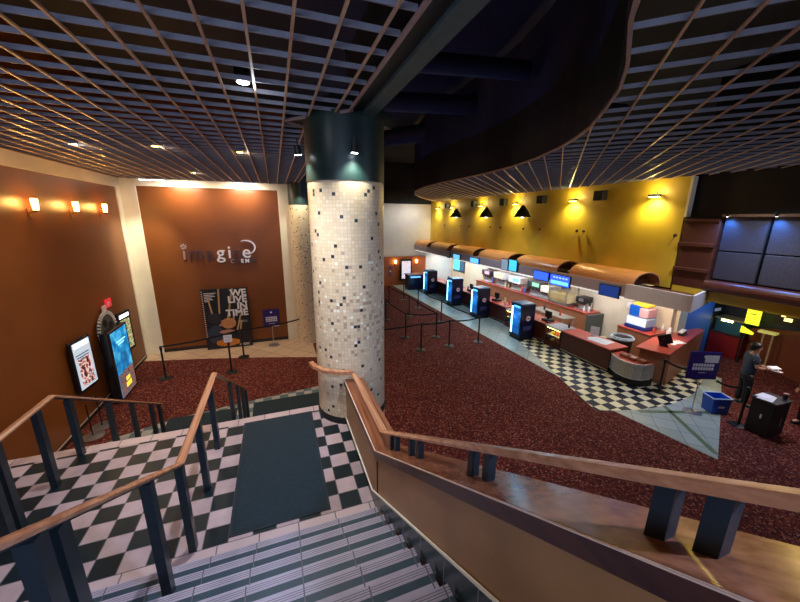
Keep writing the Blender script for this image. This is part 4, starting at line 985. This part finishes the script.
# right side stand under the balcony
t=thing('snack_kiosk','dark red cabinet kiosk with glass hood under the balcony','kiosk',(14.35,6.2,0))
MB().box(-.3,.5,-.42,.42,0,.78).build('red_cabinet',mat('cab_red',(.20,.008,.008),.4),t); MB().box(-.34,.54,-.46,.46,.78,.82).build('counter_top',black,t); MB().box(-.2,.4,-.35,.35,.82,1.25).build('glass_hood',mat('hood_teal',(.03,.10,.12),.2,var=0),t); MB().box(-.25,.45,-.38,.38,1.27,1.31).build('hood_top',mat('hood_gold',(.5,.4,.2),.3,metal=.5),t)
MB().box(-.22,-.2,-.1,.2,1.20,1.26).build('lamp',yellow_glow,t)
yel=glow('sign_yellow',(.75,.8,.03),1.1)
t=thing('hanging_sign','bright yellow hanging sign board with a red top corner','sign',(14.2,5.66,1.62)); MB().box(-.02,.02,-.17,.17,-.35,.25).build('board',yel,t); MB().box(-.024,.021,-.17,.17,.25,.38).build('red_top',glow('sign_red',(.6,.08,.05),.8),t); MB().box(-.03,-.024,-.05,.06,.26,.36).build('white_mark',paper,t); MB().box(-.026,-.02,-.07,.07,-.02,.01).build('small_text',mat('olive',(.2,.22,.02),.5,var=0),t); MB().tube((0,0,.38),(0,0,.9),.008).build('hanger',black,t)
t=thing('yellow_wedge_sign','yellow lit wedge sign on the dark kiosk','sign',(13.93,5.62,.9)); MB().prism([(-.04,-.16),(.04,-.16),(.04,.14),(-.04,.14)],.12,[.18,.18,.32,.32]).build('wedge',yel,t); MB().box(-.02,.02,.02,.06,-.9,.12).build('post_board',black,t)
t=thing('tall_table','tall narrow table with yellow top and two pale legs behind the worker','table',(13.9,5.12,0),.1)
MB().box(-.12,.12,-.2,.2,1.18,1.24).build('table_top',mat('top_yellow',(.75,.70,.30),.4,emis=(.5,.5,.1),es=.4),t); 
for yy in (-.12,.08): MB().box(-.02,.02,yy-.02,yy+.02,0,1.18).build('leg',mat('leg_olive',(.35,.30,.16),.4),t)
t=thing('neon_sign','upright string of glowing yellow figures on the dark wall','sign',(14.6,5.05,1.78)); 
for k,(dy,dz,r) in enumerate(((.0,.30,.10),(-.12,.18,.06),(.08,.10,.08),(-.06,-.02,.09),(.1,-.12,.06),(-.02,-.22,.12))): MB().box(-.02,.02,dy-r*.7,dy+r*.7,dz-r*.4,dz+r*.4,).build('glyph',glow('neon_y',(1,.8,.25),2.2),t)
MB().box(0.02,.05,-.3,.3,-.4,.5).build('backing',black,t)
struct(MB().box(14.7,14.9,-2,8.6,0,2.5).build('wall_right.007',mat('blue_dark_wall',(.01,.018,.04),.5)))
# notice stand + stanchion by the right
t,b=notice('dark purple notice with taped white paper on a stand by the blue tub',(9.16,4.27,0),-.42,.68,.68,1.22,0,purple)
m=MB()
for r in range(2):
    x=-.24
    for k in range(8): m.box(x,x+.047,-.016,-.012,1.20-.09*r,1.27-.09*r); x+=.06
m.box(-.08,.08,-.016,-.012,1.04,1.05); m.build('lettering',wl,b)
MB().box(.0,.30,-.018,-.013,1.30,1.48).build('taped_paper',paper,b)
stanchion('black queue post beside the rounded silver counter',9.42,5.20,.95)
s=stanchion('thick black queue post between the blue tub and black lectern',9.55,3.57,.95)
belt('black belt from the rounded counter post behind the purple notice',(9.42,5.20),(9.5,4.48),.9)
belt('black belt from the purple notice to the post by the lectern',(9.35,4.1),(9.53,3.63),.9)
t=thing('storage_tub','blue plastic tub lined with a clear bag on the tile','tub',(9.72,4.12,0),-.42); t.scale=(.86,.86,1.12)
m=MB(); m.prism([(-.21,-.17),(.21,-.17),(.21,.17),(-.21,.17)],0,.02)
for (a,b_) in (((-.21,-.17),(.21,-.17)),((.21,-.17),(.21,.17)),((.21,.17),(-.21,.17)),((-.21,.17),(-.21,-.17))):
    k=1.14; va=[m.b.verts.new(v) for v in ((a[0],a[1],0),(b_[0],b_[1],0),(b_[0]*k,b_[1]*k,.36),(a[0]*k,a[1]*k,.36))]; m.b.faces.new(va)
o=m.build('tub_body',mat('tub_blue',(.01,.10,.65),.3,var=0),t); md=o.modifiers.new('s','SOLIDIFY'); md.thickness=.012
m=MB()
for (a,b_) in (((-.25,-.2),(.25,-.2)),((.25,-.2),(.25,.2)),((.25,.2),(-.25,.2)),((-.25,.2),(-.25,-.2))): m.bar((*a,.365),(*b_,.365),.03,.02)
m.build('bag_rim',mat('bag_pale',(.45,.6,.8),.3),t)
MB().box(-.08,.08,-.196,-.188,.15,.19).build('tub_logo',wl,t)
# black lectern
t=thing('podium','black rolling podium cabinet with papers on top','podium',(9.72,3.24,0),-.06)
MB().box(-.26,.26,-.19,.19,.04,.80).build('cabinet',black,t,bevel=.01); MB().box(-.28,.28,-.21,.21,.80,.83).build('top',mat('podium_top',(.03,.033,.036),.35),t)
MB().box(-.262,-.26,-.03,-.0,.4,.5).build('latch',steel,t); MB().box(.05,.10,-.195,-.19,.25,.45).build('label_strip',mat('strip_g',(.12,.12,.11),.5),t)
for sx in (-.21,.21):
    for sy in (-.14,.14): MB().tube((sx,sy-.01,.025),(sx,sy+.01,.025),.025).build('caster',black,t)
t=thing('paper_sheets','white papers lying on the black podium','paper',(9.6,3.28,.832)); MB().box(-.18,.18,-.12,.12,0,.012,rz=.2).build('sheet',paper,t); MB().box(-.1,.2,-.05,.15,.012,.018).build('sheet',paper,t)
t=thing('drink_cup','small dark cup with pinkish lid on the podium corner','cup',(9.9,3.12,.832)); MB().lathe([(.03,0),(.04,.12)],seg=14).build('cup',black,t,smooth=True); MB().lathe([(.042,.12),(.042,.135)],seg=14).build('lid',mat('lid_pink',(.5,.25,.25),.4,var=0),t)

# ================================================================== PEOPLE
def skin(name, V, E, R, material, parent=None, sub=2, root=0):
    me=bpy.data.meshes.new(name); me.from_pydata([tuple(v) for v in V],E,[]); o=bpy.data.objects.new(name,me); COL.objects.link(o)
    md=o.modifiers.new('skin','SKIN'); me.skin_vertices[0].data
    for i,r in enumerate(R):
        r=(r,r) if isinstance(r,(int,float)) else r
        me.skin_vertices[0].data[i].radius=r
        me.skin_vertices[0].data[i].use_root=(i==root)
    md.use_smooth_shade=True
    s=o.modifiers.new('sub','SUBSURF'); s.levels=sub; s.render_levels=sub
    bpy.context.view_layer.update()
    me2=bpy.data.meshes.new_from_object(o.evaluated_get(bpy.context.evaluated_depsgraph_get())); bpy.data.objects.remove(o)
    me2.materials.clear(); me2.materials.append(material)
    for p in me2.polygons: p.use_smooth=True
    o=bpy.data.objects.new(name,me2); COL.objects.link(o)
    if parent: o.parent=parent
    return o
skin_m=mat('skin',(.50,.27,.19),.5,var=.05); shirt_m=mat('navy_shirt',(.02,.04,.065),.8,var=.1); trous_m=mat('black_trousers',(.004,.005,.007),.8,var=.1); hair_m=mat('black_hair',(.008,.007,.007),.5,var=.2); shoe_m=mat('green_shoe',(.01,.13,.09),.6,var=.1)
def person(label, loc, rz, armsel='read', lean=0):
    """faces local +X, 1.62 m tall; z up"""
    t=thing('person',label,'person',loc,rz)
    hip=.84; sh=1.32
    J={}
    def ad(n,x,y,z,r): J[n]=((x,y,z),r)
    ad('pel',0,0,hip,(.105,.075)); ad('waist',.005,0,1.0,(.095,.07)); ad('chest',.0,0,1.20,(.14,.10)); ad('neck0',.0,0,1.36,(.06,.055)); ad('neck1',.03,0,1.42,.05)
    ad('head0',.055,0,1.47,(.062,.07)); ad('head1',.05,0,1.555,(.075,.088)); ad('head2',.03,0,1.60,(.05,.06))
    for s,n in ((1,'L'),(-1,'R')):
        ad('sh'+n,-.005,s*.165,sh,.058)
        if armsel=='read': ad('el'+n,.03,s*.22,1.08,.043); ad('wr'+n,.24,s*.12,1.06,.028)
        else: ad('el'+n,.02,s*.22,1.07,.043); ad('wr'+n,.12,s*.22,.86,.028)
        ad('hp'+n,0,s*.085,hip-.06,.085); ad('kn'+n,.02 if s>0 else .03,s*.10,.45,.058); ad('an'+n,-.02 if s>0 else .02,s*.11,.09,.04); ad('to'+n,.13 if s>0 else .16,s*.125,.035,.035)
    names=list(J); idx={n:i for i,n in enumerate(names)}
    E=[('pel','waist'),('waist','chest'),('chest','neck0'),('neck0','neck1'),('neck1','head0'),('head0','head1'),('head1','head2')]
    for n in 'LR': E+=[('chest','sh'+n),('sh'+n,'el'+n),('el'+n,'wr'+n),('pel','hp'+n),('hp'+n,'kn'+n),('kn'+n,'an'+n),('an'+n,'to'+n)]
    V=[J[n][0] for n in names]; R=[J[n][1] for n in names]; EE=[(idx[a],idx[b]) for a,b in E]
    body=skin('body',V,EE,R,skin_m,t)
    # nose and ears, hands with five fingers joined into the body mesh
    bmx=bmesh.new(); bmx.from_mesh(body.data)
    bmesh.ops.create_icosphere(bmx,subdivisions=1,radius=.014,matrix=Matrix.Translation((.135,0,1.515)))
    for s in (1,-1): bmesh.ops.create_icosphere(bmx,subdivisions=1,radius=.02,matrix=Matrix.Translation((.045,s*.078,1.52)))
    bmx.to_mesh(body.data); bmx.free()
    for s,n in ((1,'L'),(-1,'R')):
        W=Vector(J['wr'+n][0]); El=Vector(J['el'+n][0]); d=(W-El).normalized(); side=Vector((-d.y,d.x,0)).normalized()*(-s); dn=Vector((0,0,-1)) if armsel=='read' else Vector((0,-s,0)).normalized()
        VV=[W,W+d*.07]; RR=[.022,(.034,.016)]; ED=[(0,1)]
        for k in range(4):
            b0=W+d*.08+side*(.027-.018*k); L_=(.062,.07,.066,.052)[k]
            i=len(VV); VV+=[b0,b0+d*L_*.5+dn*.006,b0+d*L_*.9+dn*.022]; RR+=[.010,.009,.007]; ED+=[(1,i),(i,i+1),(i+1,i+2)]
        i=len(VV); VV+=[W+d*.03+side*.03,W+d*.065+side*.052]; RR+=[.012,.009]; ED+=[(0,i),(i,i+1)]
        h_=skin('hand',VV,ED,RR,skin_m,t,sub=1)
        bmx=bmesh.new(); bmx.from_mesh(body.data); bmx.from_mesh(h_.data); bmx.to_mesh(body.data); bmx.free(); bpy.data.objects.remove(h_)
    for p in body.data.polygons: p.use_smooth=True
    # shirt
    V=[(0,0,.77),(.005,0,1.0),(0,0,1.2),(0,0,1.34),(-.005,.165,sh+.002),(-.005,-.165,sh+.002),tuple(Vector(J['shL'][0]).lerp(Vector(J['elL'][0]),.7)),tuple(Vector(J['shR'][0]).lerp(Vector(J['elR'][0]),.7))]
    skin('shirt',V,[(0,1),(1,2),(2,3),(2,4),(2,5),(4,6),(5,7)],[(.18,.14),(.155,.12),(.175,.125),(.085,.075),.078,.078,.072,.072],shirt_m,t)
    V=[(0,0,.90),(0,0,.84),J['hpL'][0],J['hpR'][0],J['knL'][0],J['knR'][0],(J['anL'][0][0],J['anL'][0][1],.08),(J['anR'][0][0],J['anR'][0][1],.08)]
    skin('trousers',V,[(0,1),(1,2),(1,3),(2,4),(3,5),(4,6),(5,7)],[(.15,.115),(.155,.12),.105,.105,.082,.082,.066,.066],trous_m,t)
    for n in 'LR':
        a=Vector(J['an'+n][0]); to=Vector(J['to'+n][0]); skin('shoe',[(a.x-.03,a.y,.045),(a.x+.05,a.y,.045),(to.x+.02,to.y,.035)],[(0,1),(1,2)],[(.045,.045),(.05,.045),(.045,.033)],shoe_m if armsel=='read' else black,t,sub=2)
    MB().ball((.012,0,1.575),.108,(1.0,.90,.86),3).ball((-.03,0,1.53),.085,(.7,.95,1),3).build('hair',hair_m,t,smooth=True)
    m=MB()
    for s in (1,-1): m.ball((.128,s*.03,1.535),.009,(.5,1,.6),1)
    m.build('eyes',black,t); MB().box(.128,.134,-.022,.022,1.487,1.493).build('mouth',mat('lip',(.35,.12,.1),.5,var=0),t)
    MB().box(.118,.130,-.09,-.04,1.22,1.27).build('chest_logo',wl,t) if armsel=='read' else None
    return t
person('person in navy t-shirt and black trousers reading papers in hand',(10.72,4.1,0),-.75)
t=thing('paper_sheets','white papers held open by the person in navy','paper',(10.76,4.06,0.0),-.75)
m=MB(); m.b.faces.new([m.b.verts.new(v) for v in ((.28,.14,1.045),(.28,-.14,1.05),(.50,-.15,1.02),(.50,.13,1.015))]); o=m.build('sheet',paper,t); md=o.modifiers.new('s','SOLIDIFY'); md.thickness=.008
m=MB(); m.b.faces.new([m.b.verts.new(v) for v in ((.30,.10,1.07),(.29,-.12,1.075),(.47,-.10,1.10),(.48,.12,1.09))]); o=m.build('sheet',paper,t); md=o.modifiers.new('s','SOLIDIFY'); md.thickness=.008
person('person in black at the right picture edge, only partly visible',(10.90,3.02,0),2.6,'down')

# ================================================================== LIGHT OF THE PLACE AND ADDED FILL LAMPS
for k in range(7): area('cove_light',(10.9,6.6+2.3*k,2.38),(11.6,6.6+2.3*k,0),75,(1,.86,.70) if k%2==0 else (.85,.9,1),1.0,1.6)
area('cove_blue',(11,18,2.35),(11,18,0),40,(.5,.75,1),1,3)
for i,(x,y_,e,c_) in enumerate(((9.0,4.3,120,(.75,.82,1)),(6.6,7.5,70,(1,.8,.65)),(7.8,12,120,(.75,.85,1)),(11.2,3.6,70,(1,.8,.8)))):
    spot('lobby_beam',(x,y_,5.55 if x<10 else 2.48),(x+.2,y_,0),e*3 if x<10 else e*1.5,c_,120 if x<10 else 150,.8,.1)
spot('stair_cool_beam',(1.6,-.8,5.55),(.0,1.6,2.0),450,(.45,.6,1),110,.9,.1)
spot('stair_warm_beam',(1.05,1.0,5.6),(.9,.6,3.6),16,(1,.75,.55),120,.9,.05)
spot('stair_rose_beam',(-1.8,1.6,5.6),(-1.2,3.0,1.8),70,(1,.8,.82),120,.9,.1)
spot('lobby_pool_beam',(2.0,5.2,5.5),(2.6,5.2,0),120,(1,.8,.85),70,.9,.1)
spot('far_wall_beam',(8.8,20,5.35),(8.6,21.5,3.5),90,(1,.95,.85),140,1,.1)
for y_ in (4.95,4.1):
    t=thing('panel_spot',['small blue spotlight over the first dark panel','small blue spotlight over the second dark panel'][0 if y_>4.5 else 1],'spotlight',(10.08,y_,4.68)); MB().tube((0,0,0),(.03,0,-.07),.025).build('lamp_body',black_metal,t); MB().tube((.03,0,-.07),(.032,0,-.075),.02).build('lamp_lens',white_glow,t); MB().box(-.01,.12,-.01,.01,-.01,.01).build('bracket',black_metal,t)
    spot('panel_beam',(10.1,y_,4.6),(10.3,y_,3.8),90,(.06,.28,1),120,1,.03)
spot('band_beam',(8.2,3.5,5.2),(10.2,4,2.7),110,(1,.85,.6),60,1,.1)
spot('kiosk_beam',(12.2,5.0,2.45),(14,6,.9),40,(1,.7,.5),90,1,.1)
spot('panel_pink_beam',(8.0,3.2,5.0),(10.3,3.4,3.5),30,(.9,.6,.7),40,1,.1)
spot('doorway_blue_fill',(13.2,5.6,2.45),(13.1,6.6,1.2),60,(.15,.5,1),120,1,.1)  # added lamp without a fixture, lifts the blue doorway panel
spot('fascia_fill',(7.4,5.2,5.3),(9.0,5.5,2.6),70,(1,.95,.9),34,.8,.1)  # added lamp without a fixture, brightens the near fascia
area('void_blue',(3.2,9,6.6),(3.2,9,8),16,(.08,.2,1),4,8)  # hidden uplight added without a fixture for the blue ceiling glow
area('void_blue2',(2.2,3,6.6),(2.4,3,8),3,(.08,.2,1),1.5,4)  # second added uplight near the stairs, also without a fixture
area('hall_fill',(-1.8,-2.5,4.6),(0,6,5.6),110,(.6,.7,1),3,1)
spot('white_wall_beam',(7.0,19.5,5.3),(8,21.5,3.8),60,(1,.95,.85),120,1,.1)
area('hall_fill2',(9.5,-3,4.6),(7,6,5.6),110,(.7,.75,1),3,1)
